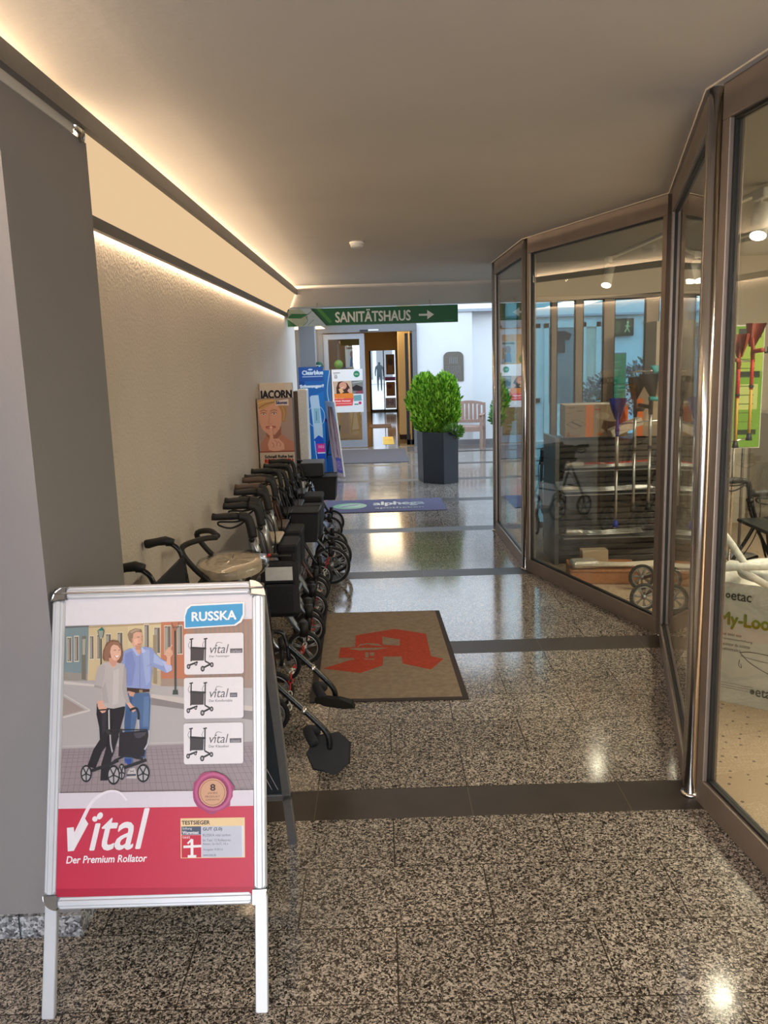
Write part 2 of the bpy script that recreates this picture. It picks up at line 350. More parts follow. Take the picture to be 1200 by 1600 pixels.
def text_tris(s, sp=1.0):
    if (s, sp) in _glyph: return _glyph[(s, sp)]
    cu = bpy.data.curves.new('t', 'FONT'); cu.body = s; cu.size = 1; cu.resolution_u = 3; cu.space_character = sp
    ob = bpy.data.objects.new('t', cu); C.objects.link(ob); dg = bpy.context.evaluated_depsgraph_get(); dg.update()
    me = bpy.data.meshes.new_from_object(ob.evaluated_get(dg)); vs = [(v.co.x, v.co.y) for v in me.vertices]; fs = [tuple(p.vertices) for p in me.polygons]
    bpy.data.objects.remove(ob); bpy.data.curves.remove(cu); bpy.data.meshes.remove(me)
    _glyph[(s, sp)] = (vs, fs); return vs, fs
class Art:
    """origin, u axis, v axis (world-local vectors), normal; authored coordinates go through fmap to (u,v) metres"""
    def __init__(s, O, U, V, fmap=None, step=2.5e-5, bold=0):
        s.O, s.U, s.V = Vector(O), Vector(U), Vector(V); s.N = s.U.cross(s.V).normalized(); s.fm = fmap or (lambda x, y: (x, y)); s.k = 1; s.st = step
        s.v = []; s.f = []; s.c = []
    def P(s, x, y): u, v = s.fm(x, y); return s.O + s.U * u + s.V * v + s.N * (s.k * s.st)
    def put(s, vs, fs, col):
        b = len(s.v); s.v += [s.P(x, y) for x, y in vs]; c = srgb(col)
        for f in fs: s.f.append([b + i for i in f]); s.c.append(c)
        s.k += 1
    def poly(s, pts, col):
        tr = tessellate_polygon([[Vector((x, y, 0)) for x, y in pts]]); s.put(pts, [tuple(t) for t in tr], col); return s
    def rect(s, x0, y0, x1, y1, col): return s.poly([(x0, y0), (x1, y0), (x1, y1), (x0, y1)], col)
    def rrect(s, x0, y0, x1, y1, r, col):
        p = []
        for cx, cy, a0 in ((x1 - r, y1 - r, 0), (x0 + r, y1 - r, 90), (x0 + r, y0 + r, 180), (x1 - r, y0 + r, 270)):
            for k in range(6): a = radians(a0 + 18 * k); p.append((cx + r * cos(a), cy + r * sin(a)))
        return s.poly(p, col)
    def ell(s, cx, cy, rx, ry, col, n=20, rot=0):
        ca, sa = cos(rot), sin(rot)
        return s.poly([(cx + rx * cos(2 * pi * i / n) * ca - ry * sin(2 * pi * i / n) * sa, cy + rx * cos(2 * pi * i / n) * sa + ry * sin(2 * pi * i / n) * ca) for i in range(n)], col)
    def ring(s, cx, cy, rx, ry, w, col, n=20):
        vs = [(cx + rx * cos(2 * pi * i / n), cy + ry * sin(2 * pi * i / n)) for i in range(n)] + [(cx + (rx - w) * cos(2 * pi * i / n), cy + (ry - w) * sin(2 * pi * i / n)) for i in range(n)]
        s.put(vs, [(i, (i + 1) % n, n + (i + 1) % n, n + i) for i in range(n)], col); return s
    def line(s, pts, w, col, w2=None):
        L = []; R = []; n = len(pts)
        for i in range(n):
            a = pts[max(0, i - 1)]; b = pts[min(n - 1, i + 1)]; dx, dy = b[0] - a[0], b[1] - a[1]; l = sqrt(dx * dx + dy * dy) or 1
            ww = w if w2 is None else w + (w2 - w) * i / (n - 1); L.append((pts[i][0] - dy / l * ww / 2, pts[i][1] + dx / l * ww / 2)); R.append((pts[i][0] + dy / l * ww / 2, pts[i][1] - dx / l * ww / 2))
        s.put(L + R, [(i, i + 1, n + i + 1, n + i) for i in range(n - 1)], col); return s
    def curve(s, pts, w, col, w2=None, k=6):
        return s.line([(p.x, p.y) for p in spline([Vector((x, y, 0)) for x, y in pts], k)], w, col, w2)
    def text(s, t, x0, y0, x1, y1, col, shear=0, bold=0, sp=1.0, dy=0):
        """fit the ink of t into the box; (x0,y0) top-left, (x1,y1) bottom-right in authored coordinates; dy lets the baseline slope"""
        vs, fs = text_tris(t, sp); vs = [(x + shear * y, y) for x, y in vs]
        a0 = min(v[0] for v in vs); a1 = max(v[0] for v in vs); b0 = min(v[1] for v in vs); b1 = max(v[1] for v in vs)
        def mp(v, o=0, q=0): f = (v[0] - a0) / (a1 - a0); return (x0 + f * (x1 - x0) + o, y1 + (v[1] - b0) / (b1 - b0) * (y0 - y1) + dy * f + q)
        offs = [(0, 0)] if not bold else [(-bold, 0), (bold, 0), (0, -bold), (0, bold)]
        for o, q in offs: s.put([mp(v, o, q) for v in vs], fs, col)
        return s
    def build(s, name, parent=None, mat_='print'):
        me = bpy.data.meshes.new(name); me.from_pydata([tuple(p) for p in s.v], [], s.f)
        ca = me.color_attributes.new('ink', 'FLOAT_COLOR', 'CORNER'); i = 0; data = []
        for f, c in zip(s.f, s.c):
            for _ in f: data += [c[0], c[1], c[2], 1]
        ca.data.foreach_set('color', data); me.materials.append(M[mat_] if isinstance(mat_, str) else mat_); me.update()
        o = bpy.data.objects.new(name, me); C.objects.link(o)
        if parent: o.parent = parent
        return o
# ================================================================== SETTING
CZ = 2.56
def slab(name, a, b, m, lab=None): return struct(MB().box(a, b, m).build(name), lab)
slab('floor', (-6, -5, -.12), (9, 16.56, 0), 'floor')
slab('floor_hall', (-1.6, 16.56, -.12), (1.4, 28, 0), 'hallfloor')
slab('pavement_street', (-8, 28, -.12), (8, 62, -.01), 'beam')
# ceiling with the shop's own darker ceiling inside the glass line
ZZ = [(1.60, -2.2), (1.38, 1.0), (1.165, 3.02), (1.67, 4.87), (1.14, 6.58), (1.12, 8.15)]
struct(MB().box((-1.42, -2.2, CZ), (5.0, 10, CZ + .2), 'ceil').build('ceiling'))
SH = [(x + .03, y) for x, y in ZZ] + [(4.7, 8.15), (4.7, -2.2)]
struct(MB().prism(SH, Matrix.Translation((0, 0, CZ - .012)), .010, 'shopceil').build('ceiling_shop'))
struct(MB().prism([(x + .01, y) for x, y in ZZ] + [(4.7, 8.2), (4.7, -2.2)], Matrix.Translation((0, 0, .001)), .006, 'shopfloor').build('floor_shop'))
slab('wall_shop_right', (4.7, -2.2, 0), (4.85, 8.2, CZ), 'shopwall'); slab('wall_shop_front', (1.6, -2.35, 0), (4.7, -2.2, CZ), 'shopwall')
slab('wall_shop_back', (3.3, 8.12, 0), (4.7, 8.27, CZ), 'shopwall')
# left side
struct(MB().box((-1.42, 2.99, 0), (-1.08, 11.05, 2.235), 'plaster').build('wall_left'))
slab('wall_left_cove', (-1.5, -2.2, 0), (-1.42, 10.3, CZ + .2), 'ceil')
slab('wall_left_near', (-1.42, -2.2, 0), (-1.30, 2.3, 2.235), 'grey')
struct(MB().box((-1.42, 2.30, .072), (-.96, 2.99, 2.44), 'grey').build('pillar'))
struct(MB().box((-1.14, 2.285, 0), (-.955, 3.0, .072), 'granite').box((-1.42, 2.285, 0), (-1.146, 3.0, .072), 'granite').build('baseboard_left'))
# pillar head: pale filler strip with a crumpled silver tape end, just below the rail
struct(MB().box((-1.35, 1.95, 2.44), (-.955, 2.86, 2.475), 'white').tube([(-.955, 2.86, 2.47), (-.945, 2.90, 2.455), (-.955, 2.93, 2.44), (-.965, 2.96, 2.45)], .014, 'chrome', 6).build('trim_4'))
# rails of the cove
struct(MB().box((-.95, -2.2, 2.465), (-.925, 10.0, 2.525), 'rail').build('trim_1'))
struct(MB().box((-1.055, 3.0, 2.205), (-1.032, 11.0, 2.25), 'rail').build('trim_2'))
b = MB()
for y in (.4, 1.6, 2.75, 4.5, 6.3, 8.0, 9.4): b.box((-1.42, y - .012, 2.47), (-.95, y + .012, 2.50), 'rail')
struct(b.build('trim_3'))
# luminous slanted diffuser between the rails
b = MB()
ys = [2.95, 4.62, 6.38, 8.14, 9.98]
for y0, y1 in zip(ys, ys[1:]):
    b.hexa([(-1.055, y0 + .004, 2.245), (-1.047, y0 + .004, 2.245), (-1.047, y1 - .004, 2.245), (-1.055, y1 - .004, 2.245),
            (-.958, y0 + .004, 2.475), (-.950, y0 + .004, 2.475), (-.950, y1 - .004, 2.475), (-.958, y1 - .004, 2.475)], lamp_mat('warm_diffuser', (1, .70, .40), .47) if y0 == ys[0] else b.mats[0])
tag(b.build('cove_light'), 'long slanted warm glowing light panel between the two dark rails above the left wall', 'light')
# beam and canopy
struct(MB().box((-1.5, 10.0, 2.32), (5.0, 10.28, CZ + .5), 'beam').build('ceiling_beam'))
slab('wall_left_far', (-1.8, 11.05, 0), (-1.62, 16.5, 3.0), 'facade')
struct(MB().box((-1.215, 13.0, 0), (-.975, 13.3, 2.5), 'grey').build('column'))
struct(MB().box((-1.62, 11.0, 2.5), (-.9, 16.5, 2.56), 'beam').build('ceiling_canopy'))
tag(MB().box((-1.60, 13.35, 2.30), (-1.02, 16.3, 2.31), lamp_mat('far_cove', (1, .75, .45), 2.2)).build('cove_light'), 'short warm lamp strip under the canopy behind the green hanging sign', 'light')
# far wall with entrance
w = MB(); w.box((.73, 16.5, 0), (1.80, 16.8, 2.55), 'facade'); w.box((1.80, 16.75, 0), (2.3, 17.0, 2.55), 'facade'); w.box((.70, 16.46, 2.55), (2.32, 17.0, 2.60), 'metalroof')
w.box((.73, 16.48, 0), (2.3, 16.5, .10), 'grey')
struct(w.build('wall_back'))
struct(MB().box((-1.8, 16.5, 0), (-1.17, 16.8, 2.6), 'dgrey').box((-1.17, 16.5, 2.34), (.73, 16.8, 2.6), 'dgrey').build('wall_back_left'))
# entrance doors: fixed frame, closed leaf, opened leaf
D = thing('door_1', 'x', 'door', (0, 16.5, 0)); del D['category']; struct(D, 'grey glazed sliding entrance doors at the end of the passage, right leaf open')
MB().box((-1.17, -.06, 2.22), (.73, .2, 2.34), 'dgrey').box((-1.17, -.05, 0), (-1.08, .2, 2.22), 'dgrey').box((.64, -.05, 0), (.73, .2, 2.22), 'dgrey').build('door_frame', D)
lf = MB().box((-1.07, 0, .15), (-.98, .04, 2.10), 'doorframe').box((-.38, 0, .15), (-.28, .04, 2.10), 'doorframe').box((-1.07, 0, 0.01), (-.28, .04, .15), 'doorframe').box((-1.07, 0, 2.10), (-.28, .04, 2.2), 'doorframe').build('door_leaf', D)
MB().box((-.98, .015, .15), (-.38, .025, 2.10), 'glass').build('pane', lf)
l2 = MB().box((.50, .07, .02), (.56, .11, 2.18), 'gasket').box((.60, .07, .02), (.64, .11, 2.18), 'gasket').box((.50, .07, .02), (.64, .11, .12), 'gasket').build('door_leaf', D)
MB().rbox((-.36, -.1, 2.235), (-.20, -.06, 2.265), 'gasket', .005).rbox((-.20, -.1, 2.238), (-.0, -.06, 2.268), 'whitep', .005).build('motion_sensor', D)
# hall behind the doors
slab('wall_hall_left', (-1.75, 16.8, 0), (-1.6, 28, 2.8), 'hallwall'); slab('wall_hall_right', (.62, 16.9, 0), (.80, 28, 2.8), 'hallwall')
struct(MB().box((.40, 18.0, 0), (.64, 18.5, 2.8), 'hallwall').box((.39, 17.99, 0), (.65, 18.51, .1), 'soil').build('pillar_hall'))
slab('ceiling_hall', (-1.6, 16.8, 2.6), (1.4, 28, 2.7), 'hallwall')
struct(MB().box((-1.6, 28, 0), (-.34, 28.2, 2.7), 'hallwall').box((.56, 28, 0), (1.4, 28.2, 2.7), 'hallwall').box((-.34, 28, 1.98), (.56, 28.2, 2.7), 'hallwall').build('wall_hall_back'))
struct(MB().box((-.34, 27.95, 0), (-.28, 28.02, 1.98), 'gasket').box((.12, 27.95, 0), (.15, 28.02, 1.98), 'gasket').box((.52, 27.95, 0), (.56, 28.02, 1.98), 'gasket').box((-.34, 27.95, 0), (.56, 28.02, .06), 'gasket').build('door_2'))
# glazed shop front
def window(name, p, q, lab, z0=0.0, z1=CZ, th=.055, st=.04, top=.115, bot=.10, mull=(), mat_='bronze', glass='glass'):
    p, q = Vector((p[0], p[1], 0)), Vector((q[0], q[1], 0)); d = (q - p).normalized(); n = Vector((-d.y, d.x, 0)); L = (q - p).length
    T = Matrix(((d.x, n.x, 0, p.x), (d.y, n.y, 0, p.y), (0, 0, 1, 0), (0, 0, 0, 1)))
    R = bpy.data.objects.new(name, None); C.objects.link(R); struct(R, lab); R.matrix_world = T
    f = MB(); f.box((0, -th / 2, z0), (L, th / 2, z0 + bot), mat_); f.box((0, -th / 2, z1 - top), (L, th / 2, z1), mat_)
    xs = [0] + list(mull) + [L]
    f.box((0, -th / 2, z0 + bot), (st, th / 2, z1 - top), mat_); f.box((L - st, -th / 2, z0 + bot), (L, th / 2, z1 - top), mat_)
    for m_ in mull: f.box((m_[0], -th / 2, z0 + bot), (m_[1], th / 2, z1 - top), mat_)
    f.build('window_frame', R, .003)
    edges = [st] + [v for m_ in mull for v in m_] + [L - st]
    for a, b_ in zip(edges[::2], edges[1::2]):
        g = MB(); w_ = .010
        g.box((a, -.012, z0 + bot), (a + w_, .012, z1 - top), 'gasket'); g.box((b_ - w_, -.012, z0 + bot), (b_, .012, z1 - top), 'gasket')
        g.box((a, -.012, z0 + bot), (b_, .012, z0 + bot + w_), 'gasket'); g.box((a, -.012, z1 - top - w_), (b_, .012, z1 - top), 'gasket'); g.build('gasket', R)
        MB().box((a + w_, -.004, z0 + bot + w_), (b_ - w_, .004, z1 - top - w_), glass).build('pane', R)
    return R
window('window_1', (1.60, -2.2), (1.38, 1.0), 'shop window beside the camera', st=.05)
window('window_2', (1.378, 1.02), (1.19, 2.97), 'nearest glass pane of the shop front', st=.05)
window('window_3', (1.18, 3.07), (1.655, 4.81), 'angled glass pane folding inwards after the first steel post', glass='mirrorglass')
window('window_4', (1.66, 4.91), (1.155, 6.53), 'large angled glass pane folding outwards', glass='mirrorglass')
window('window_5', (1.14, 6.64), (1.12, 8.10), 'last narrow glass pane of the shop front', st=.04, glass='mirrorglass')
window('window_6', (1.15, 8.2), (3.3, 8.2), 'rear shop windows towards the courtyard', z1=2.24, st=.05, top=.04, bot=.05, mull=((.18, .21),(.50, .55), (.73, .80), (1.0, 1.10), (1.40, 1.52), (1.58, 1.62)), glass='courtglass')
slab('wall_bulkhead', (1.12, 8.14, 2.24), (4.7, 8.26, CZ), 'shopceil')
k = 1
for (x, y) in ((1.168, 3.02), (1.678, 4.86), (1.138, 6.585), (1.112, 8.15)):
    b = MB(); b.cyl((x - .012, y - .01, 0), (x - .012, y - .01, CZ), .023, 'steel', 20); b.cyl((x + .028, y + .012, 0), (x + .028, y + .012, CZ), .030, 'bronze', 16); b.cyl((x - .012, y - .01, 0), (x - .012, y - .01, .012), .034, 'steel', 20)
    struct(b.build('trim_%d' % (4 + k))); k += 1
struct(MB().tube([(x - .04, y, CZ - .002) for x, y in ZZ], .004, 'cream', 6).build('trim_9'))   # sealant line
# building across the courtyard
F = bpy.data.objects.new('courtyard_building', None); C.objects.link(F); F.location = (0, 17, 0); tag(F, 'white building across the courtyard seen through the shop windows', 'building')
MB().box((2.25, 0, 0), (9, .3, 2.95), 'facade').build('wall', F)
MB().box((2.25, -.10, 2.42), (9, 0, 2.46), 'metalroof').box((2.25, -.08, 2.46), (9, 0, 2.80), 'facade').box((2.25, -.12, 2.80), (9, .3, 2.86), 'metalroof').build('fascia', F)
def frame(x0, x1, z0, z1, name, glassm, mid=None, w=.09):
    f = MB(); f.box((x0, -.05, z0), (x0 + w, 0, z1), 'whitep'); f.box((x1 - w, -.05, z0), (x1, 0, z1), 'whitep'); f.box((x0, -.05, z0), (x1, 0, z0 + w), 'whitep'); f.box((x0, -.05, z1 - w), (x1, 0, z1), 'whitep')
    if mid: f.box((x0, -.045, mid), (x1, 0, mid + w), 'whitep'); f.box((x0, -.02, z0), (x1, 0, mid), 'whitep')
    f.build(name, F); return MB().box((x0 + w, -.012, (mid or z0) + w), (x1 - w, -.006, z1 - w), glassm)
frame(2.75, 3.20, .75, 2.3, 'window_frame', 'tan').build('window_glass', F)
frame(3.28, 4.00, 0, 2.3, 'door', 'aludark', .62).build('door_glass', F)
frame(4.02, 4.40, .62, 2.3, 'window_frame', 'cream').build('window_glass', F)
frame(5.25, 6.2, 1.0, 2.3, 'window_frame', 'cream').build('window_glass', F)
s = MB().prism([(-.1, .42), (-.22, .36), (-.17, .24), (-.09, .27), (-.09, 0), (.09, 0), (.09, .27), (.17, .24), (.22, .36), (.1, .42)], Matrix.Translation((3.60, 16.965, 1.72)) @ Matrix.Rotation(radians(90), 4, 'X'), .02, 'shirt')
tag(s.build('tshirt'), 'dark T-shirt hanging in the white door across the courtyard', 'shirt')
a = Art((4.50, 16.89, 2.02), (1, 0, 0), (0, 0, 1)); a.rect(0, 0, .52, .32, (40, 42, 34)).rect(.02, .02, .5, .3, (74, 70, 46))
for i in range(5): a.rect(.05 + i * .045, .05, .075 + i * .045, .27, (130, 120, 80))
a.ell(.41, .25, .022, .025, (220, 214, 150)); a.line([(.41, .22), (.40, .15)], .04, (220, 214, 150)); a.line([(.40, .15), (.35, .06)], .018, (220, 214, 150)); a.line([(.40, .15), (.45, .06)], .018, (220, 214, 150)); a.line([(.36, .19), (.46, .17)], .015, (220, 214, 150))
t = thing('exit_sign', 'dark rectangular sign with a pale striding figure across the courtyard', 'sign'); MB().box((4.49, 16.9, 2.01), (5.03, 16.93, 2.35), 'gasket').build('sign_box', t); a.build('sign_face', t)
# ================================================================== HANGING SIGN, DETECTOR, MATS
t = thing('hanging_sign', 'long green hanging sign with white lettering and a right-pointing arrow under the beam', 'sign', (0, 9.86, 0))
MB().box((-1.04, 0, 2.095), (.915, .035, 2.292), mat('green_panel', (.01, .16, .06), .35)).build('panel', t)
for x in (-.7, .6): MB().cyl((x, .017, 2.29), (x, .14, 2.36), .004, 'steel', 8).build('bracket', t)
U = (916 + 1040) / 1000 / 267; a = Art((-1.04, -.001, 2.095), (1, 0, 0), (0, 0, 1), lambda x, y: (x * 1.955 / 768, y * .197 / 78))  # authored 768 x 78
G = (0, 98, 46)
a.rect(0, 0, 768, 78, G)
a.poly([(0, 78), (105, 78), (185, 0), (0, 0)], (178, 200, 214)); a.poly([(0, 78), (60, 78), (95, 44), (70, 0), (0, 0)], (160, 176, 160))
a.poly([(0, 38), (20, 58), (100, 55), (62, 36)], (30, 110, 60)); a.poly([(0, 36), (46, 0), (0, 0)], (6, 84, 40)); a.poly([(0, 78), (12, 78), (0, 60)], (60, 60, 46))
a.curve([(60, 36), (90, 52), (120, 74)], 3, (90, 130, 110)); a.curve([(70, 4), (90, 24), (84, 46)], 3, (80, 120, 96)); a.line([(92, 6), (120, 30)], 2, (90, 120, 110))
a.poly([(105, 78), (120, 78), (185, 0), (175, 0)], (6, 74, 40)); a.poly([(130, 78), (150, 78), (200, 20), (190, 10)], (70, 140, 60))
a.text('SANITÄTSHAUS', 217, 69, 554, 14, (236, 238, 228), bold=1.6)
a.rect(592, 32, 632, 41, (236, 238, 228)); a.poly([(630, 16), (630, 57), (660, 36.5)], (236, 238, 228)); a.rect(705, 8, 750, 11, (40, 140, 80))
a.rect(0, 0, 768, 1.5, (180, 220, 200)); a.build('printed_face', t)

t = thing('smoke_detector', 'small round white smoke detector on the ceiling', 'smoke detector', (-.14, 6.47, CZ))
MB().lathe((0, 0, -.045), [(.03, 0), (.046, .006), (.05, .02), (.05, .03)], 'whitep', 24).build('cover', t); MB().lathe((0, 0, -.016), [(.056, 0), (.056, .015)], 'whitep', 24).build('base', t)

# pharmacy mat
t = thing('door_mat', 'brown floor mat with a big red letter A in front of the shop window', 'mat')
q = [(-.405, 4.0), (.40, 3.985), (.355, 5.50), (-.44, 5.515)]
T0 = Matrix.Translation((0, 0, .001))
MB().prism(q, T0, .006, 'carpetedge').build('rubber_edge', t)
qi = [(-.372, 4.028), (.368, 4.014), (.326, 5.485), (-.408, 5.50)]
MB().prism(qi, Matrix.Translation((0, 0, .003)), .007, 'carpet').build('pile', t)
fm = homog([(482, 1101), (732, 1094), (686, 955), (500, 960)], q)
AP = [(378, 255), (585, 220), (750, 245), (775, 362), (840, 378), (775, 433), (628, 402), (621, 365), (525, 365), (522, 412), (405, 453), (210, 430), (352, 386), (372, 384), (372, 374), (290, 373), (298, 320), (377, 318)]
cv = lambda P: [fm(440 + x / 3.3333, 920 + y / 3.3333) for x, y in P]
b = MB(); b.prism(cv(AP), Matrix.Translation((0, 0, .0098)), .0015, 'carpetred').prism(cv([(519, 262), (612, 277), (612, 308), (521, 305)]), Matrix.Translation((0, 0, .0115)), .0006, 'carpet')
b.prism(cv([(340, 326), (400, 322), (550, 320), (480, 333), (400, 335)]), Matrix.Translation((0, 0, .0115)), .0006, 'carpet')
b.prism(cv([(385, 318), (400, 304), (440, 296), (500, 300), (520, 312), (500, 310), (440, 303), (405, 309)]), Matrix.Translation((0, 0, .0115)), .0006, 'carpet')
for P in ([(430, 345), (447, 345), (447, 372), (430, 372)], [(455, 347), (478, 345), (476, 362), (455, 364)], [(425, 380), (480, 379), (480, 383), (425, 384)]): b.prism(cv(P), Matrix.Translation((0, 0, .0115)), .0006, 'carpet')
b.build('letter_a_emblem', t)
# violet mat
t = thing('door_mat', 'violet grey mat with green oval and pale lettering further along the passage', 'mat')
q = [(-.70, 9.33), (.72, 9.34), (.70, 10.17), (-.68, 10.17)]
MB().prism(q, T0, .006, 'violet').build('pile', t)
a = Art((-.70, 9.33, .0075), (1, 0, 0), (0, 1, 0)); a.ell(.30, .42, .20, .20, (110, 168, 130)); a.ell(.30, .43, .13, .10, (150, 190, 170)); a.curve([(.2, .36), (.3, .44), (.4, .5)], .05, (90, 90, 130))
a.text('alphega', .58, .66, 1.18, .36, (140, 160, 170), bold=.008); a.text('apotheken', .60, .30, 1.16, .16, (130, 150, 150)); a.build('lettering', t)
t = MB().rbox((-.78, 13.92, .001), (.44, 16.0, .012), 'greymat', .004).build('door_mat'); tag(t, 'plain grey mat right before the sliding entrance doors', 'mat')
a = Art((.02, 16.95, .002), (1, 0, 0), (0, 1, 0)); a.rect(0, 0, .23, 1.7, (236, 214, 30)); a.text('STOP', .04, 1.05, .19, .8, (180, 150, 20)); tag(a.build('floor_sticker'), 'yellow floor sticker just behind the open entrance door', 'sticker')
tag(MB().box((-.3, 21.2, .001), (.25, 22.3, .01), 'brown').build('door_mat'), 'small brown mat deep inside the hall behind the doors', 'mat')

# ================================================================== A-BOARD
KY = (2.33 - 1.955) / 1.08; SL = sqrt(1 + KY * KY)
B = thing('sandwich_board', 'silver framed A-board advertising walkers, standing by the grey pillar at lower left', 'sign', (-.65, 2.33, 0))
FU = Vector((1, 0, 0)); FV = Vector((0, KY, 1)) / SL; FN = FU.cross(FV)      # front leaf axes, normal towards the camera
O = Vector((0, 1.955 - 2.33, 0))
TF = Matrix(((FU.x, FV.x, FN.x, O.x), (FU.y, FV.y, FN.y, O.y), (FU.z, FV.z, FN.z, O.z), (0, 0, 0, 1)))   # local x width, y up the slope, z outwards
XL, XR = -.302, .302; Z0, Z1 = .262 * SL, 1.085 * SL
L = MB()
for x in (XL, XR - .034): L.box((x, 0, -.022), (x + .034, Z0 + .02, 0), 'alu', TF)
lg = L
for i, x in enumerate((XL, XR - .034)): MB().rbox((x, 0, -.022), (x + .034, Z0 + .02, -.002), 'alu', .003, TF).build('leg', B)
fr = MB(); w = .036; c = .038
def prof(fr, a, b_, horiz):   # rounded snap profile
    (x0, y0), (x1, y1) = a, b_
    fr.rbox((x0, y0, -.014), (x1, y1, .010), 'alu', .006, TF)
    if horiz: fr.rbox((x0 + .002, y0 + .010, .008), (x1 - .002, y1 - .010, .013), 'alu', .003, TF)
    else: fr.rbox((x0 + .010, y0 + .002, .008), (x1 - .010, y1 - .002, .013), 'alu', .003, TF)
prof(fr, (XL + c, Z1 - w), (XR - c, Z1), 1); prof(fr, (XL + c, Z0), (XR - c, Z0 + w), 1)
prof(fr, (XL, Z0 + c), (XL + w, Z1 - c), 0); prof(fr, (XR - w, Z0 + c), (XR, Z1 - c), 0)
fr.box((XL + .01, Z0 + .01, -.012), (XR - .01, Z1 - .01, -.002), 'whitep', TF)
fr.build('frame', B)
for cx, cy, a0 in ((XR - c, Z1 - c, 0), (XL + c, Z1 - c, 90), (XL + c, Z0 + c, 180), (XR - c, Z0 + c, 270)):
    k = MB(); pts = [(0, 0)] + [(c * cos(radians(a0 + i * 10)), c * sin(radians(a0 + i * 10))) for i in range(10)]
    k.prism([(cx + x, cy + y) for x, y in pts], TF @ Matrix.Translation((0, 0, -.015)), .028, 'chrome'); k.build('corner_cap', B, .003)
# rear leaf
RV = Vector((0, -.405, 1)).normalized(); TR = Matrix(((1, 0, 0, 0), (0, RV.y, -RV.z, .428), (0, RV.z, RV.y, 0), (0, 0, 0, 1)))
LR = Vector((0, .43, 1.08)).length
rf = MB(); rf.rbox((XL, 0, -.012), (XL + .03, LR, .012), 'aludark', .003, TR); rf.rbox((XR - .03, 0, -.012), (XR, LR, .012), 'aludark', .003, TR); rf.rbox((XL, LR - .034, -.012), (XR, LR, .012), 'aludark', .003, TR); rf.rbox((XL, .24, -.012), (XR, .27, .012), 'aludark', .003, TR); rf.build('rear_frame', B)
MB().box((XL + .03, .27, -.006), (XR - .03, LR - .034, .004), 'board', TR).build('rear_panel', B)
for x in (-.25, .2): MB().cyl((x, .01, 1.05), (x + .05, .01, 1.05), .012, 'steel', 12).build('hinge', B)

# poster artwork, authored in its own grid (x 95..404, y 932..1406) and mapped onto the sheet
X0, X1 = XL + w - .002, XR - w + .002; Y0, Y1 = Z0 + w - .002, Z1 - w + .002
fm = homog([(95, 933), (404, 932), (403, 1402), (79, 1408)], [(X0, Y1), (X1, Y1), (X1, Y0), (X0, Y0)])
a = Art(O + FN * .0005, FU, FV, fm)
def xl(y): return 95 - 16 * (y - 933) / 475 - .0
def xr(y): return 404 - (y - 932) / 470
def strip(y0, y1, col, x0=None, x1=None): a.poly([(x0 or xl(y0), y0), (x1 or xr(y0), y0), (x1 or xr(y1), y1), (x0 or xl(y1), y1)], col)
strip(932, 1408, (232, 228, 236))
p5 = lambda x, y: (60 + x / 5.217, 960 + y / 5.217)
def P5(pts, col): a.poly([p5(*p) for p in pts], col)
def L5(pts, w, col, w2=None): a.line([p5(*p) for p in pts], w / 5.217, col, None if w2 is None else w2 / 5.217)
def C5(pts, w, col, w2=None): a.curve([p5(*p) for p in pts], w / 5.217, col, None if w2 is None else w2 / 5.217)
def E5(x, y, rx, ry, col, rot=0): a.ell(60 + x / 5.217, 960 + y / 5.217, rx / 5.217, ry / 5.217, col, rot=rot)
strip(976, 1244, (182, 176, 178))
# houses
P5([(182, 90), (385, 88), (372, 548), (165, 478)], (122, 142, 150)); P5([(385, 96), (730, 84), (730, 560), (372, 546)], (206, 188, 150)); P5([(722, 84), (1012, 76), (1005, 600), (722, 560)], (214, 200, 158))
P5([(1008, 74), (1800, 66), (1790, 640), (1002, 600)], (190, 122, 92)); P5([(1230, 70), (1800, 66), (1790, 640), (1228, 612)], (176, 138, 118)); P5([(182, 90), (385, 88), (385, 98), (182, 104)], (92, 98, 104)); P5([(385, 92), (1010, 76), (1010, 92), (385, 108)], (180, 160, 128))
P5([(168, 470), (372, 490), (372, 548), (166, 540)], (150, 146, 140)); P5([(1003, 545), (1795, 560), (1790, 640), (1002, 605)], (160, 140, 128)); P5([(930, 470), (1004, 480), (1004, 600), (930, 585)], (184, 170, 146))
for x, y0, y1, w_ in ((215, 185, 382, 32), (278, 178, 380, 32), (410, 178, 366, 30), (470, 170, 366, 24), (555, 165, 330, 40), (655, 155, 300, 42), (885, 95, 300, 36), (975, 120, 330, 46), (1065, 110, 340, 50), (1170, 110, 340, 40)):
    P5([(x - w_ / 2 - 5, y0 - 8), (x + w_ / 2 + 5, y0 - 8), (x + w_ / 2 + 5, y1 + 8), (x - w_ / 2 - 5, y1 + 8)], (214, 206, 190)); P5([(x - w_ / 2, y0), (x + w_ / 2, y0), (x + w_ / 2, y1), (x - w_ / 2, y1)], (104, 96, 90)); L5([(x, y0), (x, y1)], 3, (200, 195, 185))
    P5([(x - w_ / 2 + 3, y0 + 10), (x - 4, y0 + 10), (x - 4, y1 - 8), (x - w_ / 2 + 3, y1 - 8)], (164, 160, 152))
P5([(325, 175), (362, 172), (358, 540), (322, 534)], (116, 112, 100)); P5([(330, 200), (358, 198), (354, 330), (330, 330)], (168, 166, 150)); P5([(940, 180), (972, 180), (972, 590), (940, 580)], (150, 136, 112))
for x in range(1300, 1800, 40): P5([(x, 84), (x + 20, 84), (x + 20, 560), (x, 555)], (150, 138, 134))
